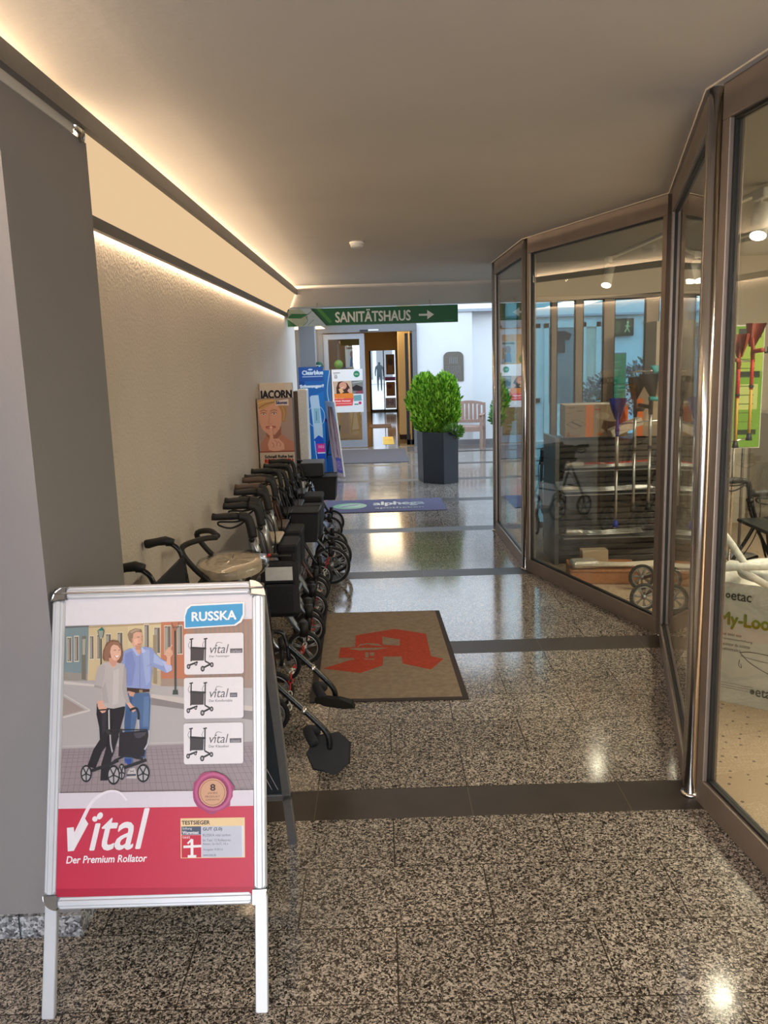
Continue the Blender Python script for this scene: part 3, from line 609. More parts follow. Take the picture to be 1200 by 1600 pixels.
# street
P5([(165, 540), (420, 552), (930, 600), (1790, 660), (1790, 1180), (140, 1180)], (176, 172, 174)); P5([(168, 548), (480, 585), (480, 602), (168, 572)], (206, 200, 196)); P5([(920, 670), (1300, 720), (1790, 790), (1790, 830), (1190, 755), (920, 700)], (200, 192, 188)); P5([(920, 700), (1190, 755), (1790, 830), (1790, 905), (1190, 800), (920, 760)], (134, 128, 130))
L5([(170, 660), (395, 795)], 9, (205, 198, 194)); L5([(395, 795), (160, 850)], 12, (212, 204, 200)); P5([(165, 680), (350, 790), (160, 835)], (158, 144, 140)); L5([(150, 1090), (1200, 1075)], 8, (190, 184, 186))
P5([(145, 1110), (1795, 1080), (1790, 1470), (130, 1495)], (150, 138, 144))
for i in range(9): y = 1130 + i * i * 3 + i * 18; L5([(142, y + 14), (1790, y - 10)], 3, (122, 110, 118))
for i in range(38):
    x = 150 + i * 46; L5([(x + (x - 600) * -.05, 1110), (x + (x - 650) * .12, 1480)], 3.5, (124, 112, 120))
# lamp posts
for x, y0, y1 in ((492, 200, 560), (1130, 150, 670)): L5([(x, y0), (x, y1)], 10 if x < 600 else 16, (58, 70, 66))
P5([(465, 130), (520, 130), (508, 190), (478, 190)], (150, 160, 150)); L5([(465, 130), (478, 192)], 5, (50, 60, 58)); L5([(520, 130), (508, 192)], 5, (50, 60, 58)); P5([(462, 132), (523, 132), (500, 104)], (40, 110, 110)); P5([(1110, 640), (1150, 640), (1155, 680), (1105, 680)], (58, 70, 66)); L5([(1105, 120), (1160, 120)], 5, (90, 94, 90)); L5([(1100, 80), (1125, 150)], 5, (90, 94, 90)); L5([(1165, 80), (1138, 150)], 5, (90, 94, 90))
# man
P5([(712, 660), (905, 660), (918, 720), (905, 960), (890, 1040), (870, 1200), (812, 1200), (822, 980), (800, 860), (775, 980), (765, 1240), (690, 1240), (690, 900)], (74, 104, 148)); P5([(720, 700), (760, 690), (740, 1000), (700, 1100), (695, 900)], (58, 86, 130)); P5([(860, 690), (905, 690), (900, 940), (850, 940)], (92, 122, 166))
P5([(690, 310), (740, 285), (800, 300), (860, 275), (930, 285), (960, 330), (1000, 370), (1048, 400), (1105, 435), (1100, 480), (1050, 500), (990, 465), (935, 440), (925, 560), (920, 620), (860, 640), (780, 640), (715, 620), (700, 500), (670, 410), (680, 350)], (140, 156, 206))
P5([(700, 330), (760, 310), (790, 420), (760, 600), (716, 600), (700, 480)], (124, 140, 194)); P5([(950, 330), (1000, 380), (1048, 410), (1020, 440), (945, 410)], (166, 182, 224)); P5([(850, 300), (910, 300), (915, 560), (880, 600), (860, 450)], (158, 174, 218)); P5([(1020, 400), (1046, 400), (1100, 440), (1104, 470), (1060, 498)], (180, 190, 228)); L5([(828, 350), (825, 640)], 4, (110, 124, 176)); L5([(890, 440), (930, 420)], 4, (112, 126, 180))
P5([(715, 612), (910, 630), (908, 652), (790, 660), (712, 640)], (60, 40, 34)); P5([(820, 632), (850, 634), (850, 655), (820, 656)], (150, 130, 100)); P5([(728, 640), (785, 655), (770, 690), (735, 680)], (206, 158, 136))
P5([(770, 255), (835, 265), (842, 320), (815, 350), (770, 310)], (196, 146, 122)); P5([(745, 170), (770, 150), (830, 145), (852, 180), (852, 225), (840, 262), (815, 290), (785, 285), (755, 250)], (220, 172, 148))
P5([(722, 170), (740, 140), (790, 120), (840, 130), (848, 155), (800, 150), (772, 165), (768, 215), (760, 245), (735, 220)], (142, 120, 102)); P5([(740, 150), (790, 126), (836, 134), (800, 142), (760, 160)], (176, 156, 136)); L5([(805, 195), (826, 193)], 5, (110, 80, 70)); L5([(842, 190), (850, 191)], 5, (110, 80, 70)); L5([(838, 200), (846, 228)], 5, (190, 136, 116)); C5([(808, 250), (825, 256), (842, 246)], 6, (176, 92, 84)); P5([(758, 205), (768, 200), (772, 228), (762, 232)], (206, 150, 128)); P5([(770, 210), (812, 205), (815, 245), (790, 260)], (232, 186, 164)); P5([(790, 262), (840, 262), (815, 290), (792, 286)], (198, 146, 124))
P5([(760, 290), (775, 270), (826, 345), (800, 350)], (176, 190, 232)); P5([(838, 285), (850, 280), (884, 318), (846, 330)], (186, 198, 236)); P5([(790, 300), (838, 300), (826, 345)], (216, 166, 142))
P5([(1048, 312), (1075, 290), (1110, 315), (1112, 345), (1092, 370), (1092, 440), (1055, 425), (1062, 372), (1045, 340)], (222, 174, 150)); L5([(1080, 305), (1105, 265)], 13, (222, 174, 150)); L5([(1068, 300), (1080, 285)], 11, (214, 164, 140)); L5([(1060, 335), (1100, 338)], 3, (190, 138, 116)); L5([(1065, 352), (1098, 350)], 3, (190, 138, 116))
P5([(735, 1285), (780, 1280), (800, 1340), (790, 1368), (705, 1366), (712, 1335)], (196, 190, 192)); P5([(712, 1330), (790, 1330), (790, 1345), (705, 1350)], (70, 70, 84)); L5([(735, 1300), (775, 1315)], 4, (90, 88, 96)); L5([(735, 1315), (775, 1300)], 4, (90, 88, 96)); P5([(690, 1205), (750, 1205), (745, 1250), (715, 1252)], (44, 68, 150))
# woman
P5([(456, 740), (700, 770), (690, 840), (672, 900), (640, 1010), (585, 1180), (560, 1290), (545, 1380), (482, 1380), (492, 1240), (540, 1090), (500, 1140), (440, 1280), (370, 1260), (425, 1120), (480, 1040), (475, 940), (452, 830)], (34, 30, 36)); P5([(560, 860), (600, 880), (560, 1080), (530, 1120)], (24, 20, 26)); P5([(500, 800), (540, 800), (530, 960), (500, 1000)], (50, 46, 54))
P5([(500, 410), (560, 390), (600, 430), (640, 395), (695, 420), (712, 470), (705, 560), (700, 640), (705, 700), (700, 765), (600, 785), (520, 775), (490, 745), (500, 640), (492, 600), (500, 500)], (186, 180, 180))
P5([(500, 410), (465, 440), (445, 520), (433, 600), (445, 660), (462, 725), (505, 715), (497, 650), (500, 600), (525, 500), (530, 420)], (178, 172, 174)); P5([(436, 585), (502, 600), (500, 618), (434, 602)], (160, 154, 156)); P5([(692, 420), (712, 460), (712, 560), (716, 640), (742, 740), (712, 750), (690, 690), (676, 620)], (170, 164, 166)); P5([(560, 400), (600, 450), (640, 400), (630, 390)], (222, 176, 154)); P5([(600, 470), (650, 450), (640, 740), (590, 760)], (198, 192, 192)); P5([(500, 620), (530, 560), (560, 740), (510, 740)], (172, 166, 168))
P5([(462, 720), (505, 712), (525, 760), (545, 785), (525, 815), (500, 820), (475, 795), (462, 760)], (220, 170, 150)); P5([(712, 745), (742, 735), (765, 765), (800, 780), (795, 800), (765, 820), (745, 790)], (220, 170, 150)); L5([(500, 780), (520, 808)], 3, (186, 134, 116))
P5([(505, 360), (512, 300), (540, 235), (590, 212), (640, 220), (672, 260), (684, 320), (680, 380), (660, 410), (630, 400), (560, 388), (520, 385)], (122, 88, 72)); P5([(560, 360), (640, 370), (620, 430), (590, 432), (566, 400)], (206, 156, 134)); P5([(575, 270), (610, 248), (650, 260), (668, 300), (664, 345), (645, 378), (610, 385), (582, 360), (572, 310)], (228, 182, 160))
P5([(520, 340), (530, 270), (580, 225), (610, 235), (580, 275), (570, 330), (560, 385), (530, 385)], (144, 106, 86)); P5([(600, 226), (650, 235), (672, 280), (668, 300), (640, 262), (600, 250)], (150, 112, 92)); L5([(605, 300), (624, 297)], 5, (90, 64, 56)); L5([(645, 298), (660, 299)], 5, (90, 64, 56)); P5([(612, 345), (655, 342), (640, 362), (622, 360)], (246, 236, 230)); C5([(610, 342), (632, 366), (657, 340)], 4, (184, 84, 84)); L5([(640, 305), (646, 325)], 4, (206, 154, 132))
# walker in the poster
def wheel(x, y, rx, ry): E5(x, y, rx, ry, (34, 34, 38)); E5(x, y, rx * .78, ry * .8, (170, 166, 172)); [L5([(x, y), (x + rx * .78 * cos(q), y + ry * .8 * sin(q))], 12, (60, 60, 66)) for q in (0.3, 1.55, 2.8, 4.05, 5.3)]; E5(x, y, rx * .2, ry * .2, (40, 40, 44))
L5([(560, 790), (562, 960)], 12, (190, 190, 196)); L5([(560, 790), (470, 795)], 12, (30, 30, 34)); L5([(810, 800), (815, 960)], 15, (184, 184, 190)); C5([(740, 800), (790, 785), (812, 820), (815, 880)], 20, (40, 40, 46)); L5([(545, 960), (890, 965)], 9, (40, 40, 44)); L5([(540, 955), (568, 1000)], 30, (48, 48, 52)); L5([(660, 955), (665, 1000)], 26, (48, 48, 52))
P5([(650, 985), (890, 970), (900, 1010), (860, 1185), (760, 1195), (640, 1180)], (34, 30, 38)); P5([(770, 990), (880, 985), (870, 1010), (820, 1035), (790, 1030)], (70, 66, 78)); C5([(570, 1000), (575, 1080), (590, 1150)], 12, (176, 176, 182)); L5([(640, 1010), (585, 1180)], 12, (34, 34, 38)); C5([(905, 970), (900, 1060), (865, 1130)], 12, (190, 190, 198))
L5([(400, 1300), (560, 1250), (640, 1215)], 26, (38, 38, 42)); L5([(650, 1290), (760, 1255), (880, 1215)], 26, (38, 38, 42)); L5([(600, 1220), (690, 1180), (760, 1185)], 18, (40, 40, 44)); L5([(770, 1190), (850, 1205)], 22, (36, 36, 40))
wheel(362, 1320, 48, 72); wheel(668, 1310, 30, 68); wheel(598, 1335, 56, 82); wheel(852, 1325, 56, 76)
# header logo
lg_ = [(294, 966), (298, 955), (304, 950), (388, 948), (388, 965), (383, 975), (374, 981), (294, 984)]
a.poly([(292, 968), (295, 953), (303, 947), (391, 945), (391, 967), (386, 977), (376, 983), (292, 986)], (250, 250, 252)); a.poly(lg_, (68, 160, 216)); a.text('RUSSKA', 305, 960, 377, 974, (250, 250, 252), bold=.7, dy=-1.2)
# three product cards
for k, (y, w_, l2) in enumerate(((994, 20, 'Der Testsieger'), (1064, 12, 'Der Komfortable'), (1136, 19, 'Der Klassiker'))):
    xx = 292 - k * .8; a.rrect(xx, y, xx + 97, y + 65, 4, (232, 228, 234))
    for dx in (12, 35): a.line([(xx + dx, y + 8), (xx + dx - 1, y + 44)], 2.2, (52, 50, 56)); a.line([(xx + dx - 3, y + 9), (xx + dx + 3, y + 8)], 2.2, (52, 50, 56)); a.curve([(xx + dx - 2, y + 12), (xx + dx - 5, y + 18), (xx + dx - 3, y + 24)], .7, (90, 88, 94))
    a.poly([(xx + 10, y + 22), (xx + 33, y + 22), (xx + 32, y + 43), (xx + 11, y + 43)], (66, 60, 64)); a.line([(xx + 10, y + 22), (xx + 36, y + 24)], 3, (40, 38, 42)); a.line([(xx + 8, y + 50), (xx + 22, y + 45)], 3, (50, 48, 52)); a.line([(xx + 32, y + 54), (xx + 45, y + 48)], 3, (50, 48, 52)); a.line([(xx + 34, y + 44), (xx + 45, y + 50)], 2.5, (50, 48, 52))
    for wx, wy, r_ in ((7, 52, 4), (19, 48, 3), (30, 56, 4.6), (45, 50, 4)): a.ell(xx + wx, y + wy, r_ * .75, r_, (40, 38, 44)); a.ell(xx + wx, y + wy, r_ * .35, r_ * .5, (170, 166, 172))
    a.text('vital', xx + 42, y + 18, xx + 73, y + 32, (96, 96, 104), shear=.25); a.curve([(xx + 50, y + 25), (xx + 54, y + 15), (xx + 63, y + 16)], 1.4, (110, 110, 118), .4)
    a.rect(xx + 75, y + 25, xx + 75 + w_, y + 32, (96, 94, 104)); a.text(('carbon', 'plus', 'classic')[k], xx + 77, y + 27, xx + 73 + w_, y + 31, (190, 188, 196)); a.text(l2, xx + 41, y + 35, xx + 74 + (k == 1) * 5, y + 39, (90, 88, 96))
# red foot
strip(1243, 1270, (222, 214, 226)); strip(1268, 1408, (196, 52, 80)); strip(1395, 1408, (176, 38, 66))
p24 = lambda x, y: (x / 2.4, 1200 + y / 2.4)
a.curve([p24(*p) for p in ((250, 300), (290, 220), (335, 140), (390, 103), (440, 103), (472, 136))], 7, (240, 232, 242), 2.5)
a.text('ital', *p24(325, 172), *p24(560, 324), (240, 236, 242), shear=.30, bold=.9, dy=-2); a.poly([p24(*p) for p in ((235, 236), (262, 234), (268, 290), (262, 318), (238, 326))], (240, 236, 242)); a.poly([p24(*p) for p in ((240, 326), (262, 324), (320, 222), (306, 200))], (240, 236, 242))
a.ell(*p24(346, 204), 4.4, 4.4, (240, 236, 242))
a.text('Der Premium Rollator', *p24(232, 345), *p24(550, 372), (244, 240, 246), shear=.2, bold=.35, dy=-1.6)
import random as _r; rs = _r.Random(4)
pts = [(338 + (33 + rs.uniform(-2.5, 2.5)) * cos(i * pi / 14), 1245.5 + (33 + rs.uniform(-2.5, 2.5)) * sin(i * pi / 14)) for i in range(28)]
a.poly(pts, (160, 64, 112)); a.ring(338, 1245, 30, 30, 4, (186, 92, 138)); a.ell(338, 1246, 25, 25, (140, 44, 92)); a.ell(337, 1246, 22.5, 22.5, (206, 160, 130)); a.ring(337, 1246, 20.5, 20.5, 1, (150, 100, 80)); a.text('8', 333.5, 1233, 341.5, 1243, (70, 40, 40), bold=.5); a.text('JAHRE', 329, 1245.5, 345, 1249, (90, 56, 50)); a.text('PRODUKT', 325, 1251, 349, 1254, (110, 74, 64)); a.text('GARANTIE', 326, 1256, 348, 1258.6, (110, 74, 64))
a.rect(284.5, 1286, 389, 1349, (236, 208, 160)); a.rect(286, 1299, 387, 1348, (226, 226, 238)); a.text('TESTSIEGER', 286.5, 1290, 332, 1296, (70, 56, 60), bold=.3); a.rect(286, 1299, 318, 1312, (76, 86, 110)); a.text('Stiftung', 287.5, 1300, 303, 1305, (225, 225, 232)); a.text('Warentest', 287.5, 1306, 314, 1311, (225, 225, 232), bold=.2); a.rect(286, 1312.5, 318, 1348, (196, 40, 66)); a.text('test', 287.5, 1314, 300, 1318, (240, 230, 236)); a.line([(303, 1319), (303, 1345)], 4.5, (244, 240, 244)); a.line([(289, 1331), (318, 1330)], 4, (244, 240, 244)); a.line([(303, 1319), (296, 1326)], 3, (244, 240, 244)); a.line([(296, 1346), (310, 1346)], 4, (244, 240, 244))
a.rect(319, 1299, 384, 1348, (196, 200, 216)); a.text('GUT (2.0)', 321, 1301, 352, 1307, (70, 76, 100), bold=.2)
for s_, y, x1_ in (('RUSSKA vital carbon', 1311, 366), ('Im Test: 12 Rollatoren', 1319, 366), ('Noten: 2x GUT, 10 x', 1325, 362), ('Ausgabe 9/2016', 1334, 353), ('www.test.de', 1342, 342)): a.text(s_, 321, y, x1_, y + 4, (100, 104, 124))
a.build('poster', B)
# ================================================================== WHEELS, WALKERS
def wheel_part(parent, x, y, r, w=.022, name='wheel', spokes=5, rim='rim', tire='rubber', disc=False):
    t = MB().torus((x, y, r), (0, 1, 0), r - w * .55, w * .55, tire, 28, 8, 1.0).build(name, parent)
    b = MB().torus((x, y, r), (0, 1, 0), r - w * 1.15, w * .28, rim, 28, 6, 1.6).cyl((x, y - .018, r), (x, y + .018, r), r * .16, rim, 12)
    for i in range(spokes):
        a = 2 * pi * i / spokes + .3
        for da in (-.10, .10): b.tube([(x + r * .1 * cos(a), y, r + r * .1 * sin(a)), (x + (r - w * 1.1) * cos(a + da), y, r + (r - w * 1.1) * sin(a + da))], .0045, rim, 6, rs=[.006, .004])
    b.build('rim', t); return t
def walker(name, label, loc, rz=0, w=.38, L=.46, hh=.92, seat=.58, r=.095, frame='tube', grip='black', upper=None, bag=None, basket=None, flat=None, seatm='black', rim='rim', rt=.012, extra=None, loop=False, group='walkers parked along the left wall'):
    t = thing(name, label, 'walker', loc, rz, group); upper = upper or frame; h = w / 2
    fx, rx = L / 2, -L / 2
    f = MB()
    for s in (-1, 1):
        y = s * h
        f.tube([(-.04, y, hh - .12), (.00, y, seat), (fx - .05, y, r + .14), (fx, y, r + .10)], rt, frame, 10, smooth_path=5)
        f.tube([(.01, y, seat - .03), (-.06, y, seat - .16), (rx + .02, y, r + .10), (rx, y, r)], rt, frame, 10, smooth_path=5)
        f.tube([(.04, y, seat - .24), (-.10, y, seat - .28)], rt * .8, frame, 8)
        f.tube([(fx, y, r + .11), (fx + .003, y - .018 * s, r + .05), (fx - .005, y - .020 * s, r)], rt * .9, 'black', 8); f.cyl((fx, y, r + .07), (fx, y, r + .15), rt * 1.5, 'black', 12)
    f.tube([(.02, -h, seat - .02), (.02, h, seat - .02)], rt * .8, frame, 8); f.tube([(fx - .07, -h, r + .17), (fx - .07, h, r + .17)], rt * .7, frame, 8)
    f.tube([(.03, -h, seat - .04), (-.02, 0, seat - .2), (.03, h, seat - .04)], rt * .6, frame, 6)
    f.build('frame', t)
    for s in (-1, 1):
        y = s * h
        p = MB()
        if loop: p.tube([(-.02, y, seat), (-.12, y, hh - .10), (-.18, y * .95, hh), (-.10, y * .6, hh + .03), (-.04, y * .1, hh + .02)], rt * 1.2, 'black', 10, smooth_path=6)
        else: p.tube([(.015, y, seat), (-.032, y, hh - .10)], rt * 1.15, upper, 12); p.tube([(-.026, y, hh - .12), (-.036, y, hh - .05), (-.052, y, hh - .010), (-.095, y, hh + .002)], rt * 1.45, 'black', 12, smooth_path=4)
        p.build('handle_tube', t)
        if not loop:
            MB().tube([(-.085, y, hh), (-.13, y, hh + .003), (-.22, y, hh - .001), (-.245, y, hh + .002)], .017, grip, 12, rs=[.018, .022, .019, .021]).build('grip', t)
            MB().tube([(-.07, y, hh - .03), (-.10, y, hh - .05), (-.15, y, hh - .065), (-.205, y, hh - .05), (-.215, y, hh - .035), (-.20, y, hh - .028), (-.12, y, hh - .03), (-.07, y, hh - .02)], .0055, 'black', 8, smooth_path=4).build('brake_lever', t)
            MB().cyl((-.03, y - .024, hh - .13), (-.03, y + .024, hh - .13), .016, 'black', 12).build('clamp', t)
            MB().tube([(-.07, y, hh - .03), (.03, y * 1.05, hh - .10), (.05, y * 1.1, hh - .25), (.00, y * 1.05, seat - .15), (rx + .05, y, r * 2)], .0035, 'black', 6, smooth_path=5).build('brake_cable', t)
    for s in (-1, 1):
        wheel_part(t, fx, s * (h - .0), r, rim=rim); wheel_part(t, rx, s * (h), r * .92, rim=rim)
    sd = MB(); sd.rbox((-.12, -h + .02, seat), (.07, h - .02, seat + .022), seatm, .008); sd.build('seat', t)
    if bag: MB().rbox((.05, -h + .03, seat - .26), (.05 + bag, h - .03, seat - .02), 'fabric', .025).rbox((.048, -h + .025, seat - .06), (.055 + bag, h - .025, seat - .01), 'fabric', .012).build('bag', t)
    if basket:
        b = MB(); x0, x1, z0, z1 = .06, .06 + basket, seat - .2, seat + .02
        b.hexa([(x0 + .02, -h + .04, z0), (x1 - .02, -h + .04, z0), (x1 - .02, h - .04, z0), (x0 + .02, h - .04, z0), (x0, -h + .02, z1), (x1, -h + .02, z1), (x1, h - .02, z1), (x0, h - .02, z1)], 'fabric'); b.tube([(x0, -h + .02, z1), (x1, -h + .02, z1), (x1, h - .02, z1), (x0, h - .02, z1)], .007, 'black', 8, closed=True); b.build('basket', t)
    if extra: extra(t, h)
    return t
gr = 'walkers parked along the left wall'
def wrapped(t, h):
    # oval seat still in its clear film
    P = [(.155 * cos(a), (h + .03) * sin(a)) for a in [2 * pi * i / 22 for i in range(22)]]
    b = MB(); b.prism([(x + .02, y) for x, y in P], Matrix.Translation((0, 0, .68)), .035, 'beige'); b.build('padded_seat', t, .012)
    R = random.Random(5); vs = []; fs = []; n, k = 26, 6
    for j in range(k):
        for i in range(n):
            a = 2 * pi * i / n; q = (1.0, 1.12, 1.16, 1.08, .7, .1)[j]; z = (.67, .675, .705, .727, .731, .731)[j]
            vs.append((.03 + .155 * q * cos(a) + R.uniform(-.008, .008), (h + .03) * q * sin(a) + R.uniform(-.008, .008), z + R.uniform(-.003, .006)))
    for j in range(k - 1):
        for i in range(n): l = (i + 1) % n; fs.append((j * n + i, j * n + l, j * n + n + l, j * n + n + i))
    MB().add(vs, fs, 'clear', True).build('clear_film', t)
walker('walker', 'walker with a beige padded seat wrapped in clear film, behind the A-board', (-.80, 4.12, 0), w=.36, seat=.64, hh=.83, r=.10, frame='silver', bag=None, extra=wrapped, loop=True, group=gr)
def shopper(t, h):
    MB().rbox((.01, -h - .06, .30), (.22, -h - .01, .62), 'fabric', .02).rbox((.025, -h - .085, .32), (.205, -h - .055, .50), 'fabric', .014).build('shopping_bag', t)
    MB().box((.04, -h - .066, .515), (.19, -h - .061, .59), 'whitep').build('paper_label', t)
    MB().rbox((.02, -h - .02, .635), (.07, -h + .0, .655), 'red', .005).tube([(-.08, -h - .01, .645), (.18, -h - .01, .64)], .009, 'black', 8).build('red_latch', t)
walker('walker', 'silver grey walker with a black bag carrying a white paper label', (-.705, 4.73, 0), w=.34, seat=.56, hh=.87, r=.10, frame='graytube', upper='silver', seatm='brown', extra=shopper, rt=.018, group=gr)
walker('walker', 'walker with thick silver uprights and black grips, second silver one in the row', (-.72, 5.2, 0), w=.33, seat=.60, hh=.88, r=.10, frame='graytube', upper='silver', seatm='beige', bag=.12, rt=.018, group=gr)
walker('walker', 'dark walker with brown grips in the middle of the row', (-.73, 5.62, 0), w=.32, seat=.60, hh=.90, r=.095, frame='brtube', grip='brown', seatm='brown', bag=.12, group=gr)
walker('walker', 'black walker with a deep sling basket hanging at its front', (-.73, 6.02, 0), w=.32, seat=.62, hh=.91, r=.10, frame='tube', basket=.20, group=gr)
walker('walker', 'black walker with the largest front wheels in the row', (-.70, 6.46, 0), w=.34, seat=.60, hh=.89, r=.15, L=.56, frame='tube', bag=.16, rim='aludark', group=gr)
def tray(t, h): MB().rbox((-.06, -h, .63), (.16, h, .76), 'black', .012).build('tray', t)
walker('walker', 'black walker standing right in front of the woman display', (-.72, 6.93, 0), w=.34, seat=.62, hh=.87, r=.13, L=.54, frame='tube', bag=.16, group=gr)
walker('walker', 'last black walker of the row with a black tray, beside the cardboard displays', (-.72, 8.0, 0), w=.36, seat=.60, hh=.74, r=.125, L=.40, frame='tube', basket=.22, extra=tray, group=gr)

# red and white chain threaded through the front wheels
b = MB(); P = spline([Vector(p) for p in ((-.475, 3.72, .07), (-.49, 4.0, .16), (-.50, 4.35, .08), (-.465, 4.6, .13), (-.46, 4.95, .06), (-.475, 5.1, .14), (-.47, 5.45, .07), (-.47, 5.6, .13), (-.47, 5.85, .08), (-.46, 6.1, .14), (-.43, 6.3, .22), (-.42, 6.62, .14))], 14)
acc = 0; last = P[0]; i = 0
for p in P[1:]:
    acc += (p - last).length
    if acc >= .034:
        d = (p - last).normalized(); side = d.cross(Vector((0, 0, 1))).normalized(); upv = side.cross(d); ax = side if i % 2 else upv; o2 = d.cross(ax)
        pts = [p + d * (.021 * cos(q)) + o2 * (.011 * sin(q)) for q in [2 * pi * k / 10 for k in range(10)]]
        b.tube(pts, .0035, 'red' if (i // 3) % 2 else 'whitep', 6, closed=True); i += 1; acc = 0
    last = p
tag(b.build('barrier_chain'), 'red and white plastic chain threaded through the front wheels of the walkers', 'chain')

# ------------------------------------------------------------------ transit wheelchair
t = thing('wheelchair', 'black folding transit wheelchair with footrests out, partly behind the A-board', 'wheelchair', (-.605, 3.42, 0))
h = .235; f = MB()
for s in (-1, 1):
    y = s * h
    f.tube([(-.29, y, .16), (-.27, y, .50), (-.295, y, .80), (-.31, y, .88), (-.34, y, .915), (-.37, y, .92)], .011, 'tube', 10, smooth_path=5)
    f.tube([(-.27, y, .48), (.08, y, .50), (.14, y, .46), (.15, y, .36)], .011, 'tube', 10, smooth_path=4); f.tube([(-.29, y, .20), (.05, y, .20), (.07, y, .49)], .011, 'tube', 10, smooth_path=4)
    f.tube([(-.27, y, .70), (.02, y, .70), (.06, y, .66), (.07, y, .50)], .010, 'tube', 10, smooth_path=4)
f.tube([(-.05, -h, .21), (-.03, h, .48)], .010, 'tube', 8); f.tube([(-.05, h, .21), (-.03, -h, .48)], .010, 'tube', 8); f.build('frame', t)
for s in (-1, 1):
    y = s * h
    MB().tube([(-.335, y, .925), (-.37, y, .935), (-.41, y, .93), (-.45, y, .922), (-.462, y, .92)], .019, 'black', 12, rs=[.017, .021, .018, .021, .018]).build('push_handle', t)
    MB().rbox((-.22, y - .025, .70), (.0, y + .025, .735), 'black', .01).build('armrest', t)
    wheel_part(t, -.28, y + s * .035, .155, spokes=8, name='rear_wheel', rim='aludark'); wheel_part(t, .05, y + s * .02, .09, spokes=5, name='front_wheel', rim='aludark')
    g = MB(); g.tube([(.15, y, .43), (.18, y, .40), (.30, y, .275), (.35, y, .21), (.355, y, .15)], .0125, 'tube', 12, smooth_path=5); g.cyl((.25, y, .324), (.265, y, .311), .0165, 'steel', 12)
    hg = g.build('leg_hanger', t)
    yy = y - s * .0
    fp = MB(); T = Matrix.Translation((.35, yy, .14)) @ Matrix.Rotation(radians(58 if s < 0 else -38), 4, 'X') @ Matrix.Rotation(radians(8), 4, 'Y')
    fp.prism([(-.09, -.01), (-.06, -.07), (.03, -.09), (.085, -.05), (.09, .03), (.04, .07), (-.05, .06)], T, .014, 'rubber'); fp.build('footplate', hg, .004)
    MB().tube([(.30, yy - .06, .20), (.27, yy, .23), (.30, yy + .06, .20)], .022, 'fabric', 8, smooth_path=4).build('heel_strap', hg)
MB().hexa([(-.282, -h, .46), (-.272, -h, .46), (-.272, h, .46), (-.282, h, .46), (-.305, -h, .86), (-.295, -h, .86), (-.295, h, .86), (-.305, h, .86)], 'fabric').rbox((-.315, -h, .50), (-.285, h, .62), 'fabric', .01).build('backrest', t)
MB().rbox((-.26, -h, .485), (.09, h, .505), 'fabric', .006).build('seat', t)

# ================================================================== CARDBOARD DISPLAYS
def card_box(name, lab, cat, loc, rz, w, d, hgt, art, mt='cream', group=None):
    t = thing(name, lab, cat, loc, rz, group); MB().box((-w / 2, 0, 0), (w / 2, d, hgt), mt).build('stand', t)
    a = Art((-w / 2, -.002, 0), (1, 0, 0), (0, 0, 1)); art(a, w, hgt); a.build('printed_front', t); return t
def woman(a, w, H):   # authored in the crop's grid: 70..480 wide, 290 (top)..1270 (bottom)
    a.fm = lambda x, y: ((x - 70) / 410 * w, H - (y - 290) * .000788)
    a.rect(70, 290, 480, 2050, (214, 196, 176)); a.rect(70, 290, 480, 880, (176, 150, 138))
    a.poly([(340, 690), (480, 780), (480, 880), (92, 880), (95, 780), (160, 690), (150, 600), (330, 600)], (196, 132, 108)); a.poly([(140, 600), (340, 600), (330, 690), (240, 760), (160, 700)], (168, 106, 84))
    a.poly([(78, 400), (110, 350), (200, 320), (300, 340), (345, 420), (350, 520), (320, 620), (260, 685), (190, 690), (120, 630), (85, 540)], (226, 168, 140))
    a.poly([(78, 400), (72, 310), (180, 296), (290, 300), (300, 345), (240, 350), (150, 400), (90, 405)], (206, 164, 104)); a.poly([(290, 330), (410, 350), (405, 470), (380, 550), (345, 545), (350, 440)], (186, 138, 84)); a.curve([(90, 390), (170, 350), (270, 330)], 10, (160, 110, 66)); a.curve([(80, 340), (160, 320), (260, 310)], 8, (230, 196, 140)); a.curve([(360, 380), (380, 450), (365, 530)], 8, (210, 170, 116))
    for x in (140, 262): a.ell(x, 457, 25, 9, (226, 206, 194)); a.ell(x, 456, 9, 9, (86, 92, 90)); a.curve([(x - 36, 450), (x, 438), (x + 34, 452)], 6, (110, 70, 56)); a.curve([(x - 44, 428), (x, 414), (x + 40, 426)], 8, (150, 104, 74))
    a.curve([(208, 440), (202, 520), (190, 555), (215, 568), (235, 556)], 6, (196, 132, 108)); a.curve([(156, 600), (215, 592), (275, 600)], 12, (176, 84, 76)); a.curve([(160, 608), (215, 618), (270, 606)], 12, (206, 110, 100))
    a.poly([(200, 610), (204, 590), (226, 588), (236, 606), (240, 730), (300, 730), (360, 790), (362, 850), (250, 875), (180, 850), (170, 790), (196, 730)], (232, 176, 150)); a.line([(240, 735), (236, 620)], 5, (196, 132, 108)); a.ell(217, 602, 10, 14, (244, 206, 190))
    for q in ((250, 745, 280, 810), (290, 760, 320, 820), (215, 770, 240, 830)): a.curve([(q[0], q[1]), (q[2], (q[1] + q[3]) / 2), (q[2] - 10, q[3])], 7, (190, 126, 100))
    a.poly([(280, 320), (435, 300), (438, 370), (285, 368)], (228, 214, 204)); a.text('Silomat', 290, 322, 420, 352, (60, 50, 110), bold=3)
    a.rect(70, 868, 480, 880, (150, 60, 40)); a.text('Schnell Ruhe bei', 128, 912, 456, 944, (50, 40, 50), bold=2.5); a.text('REIZHUSTEN', 128, 958, 456, 1000, (196, 30, 24), bold=5)
    for i in range(3): a.rect(130, 1060 + i * 50, 300, 1070 + i * 50, (120, 120, 120))
    a.rect(130, 1150, 230, 1190, (150, 160, 168))
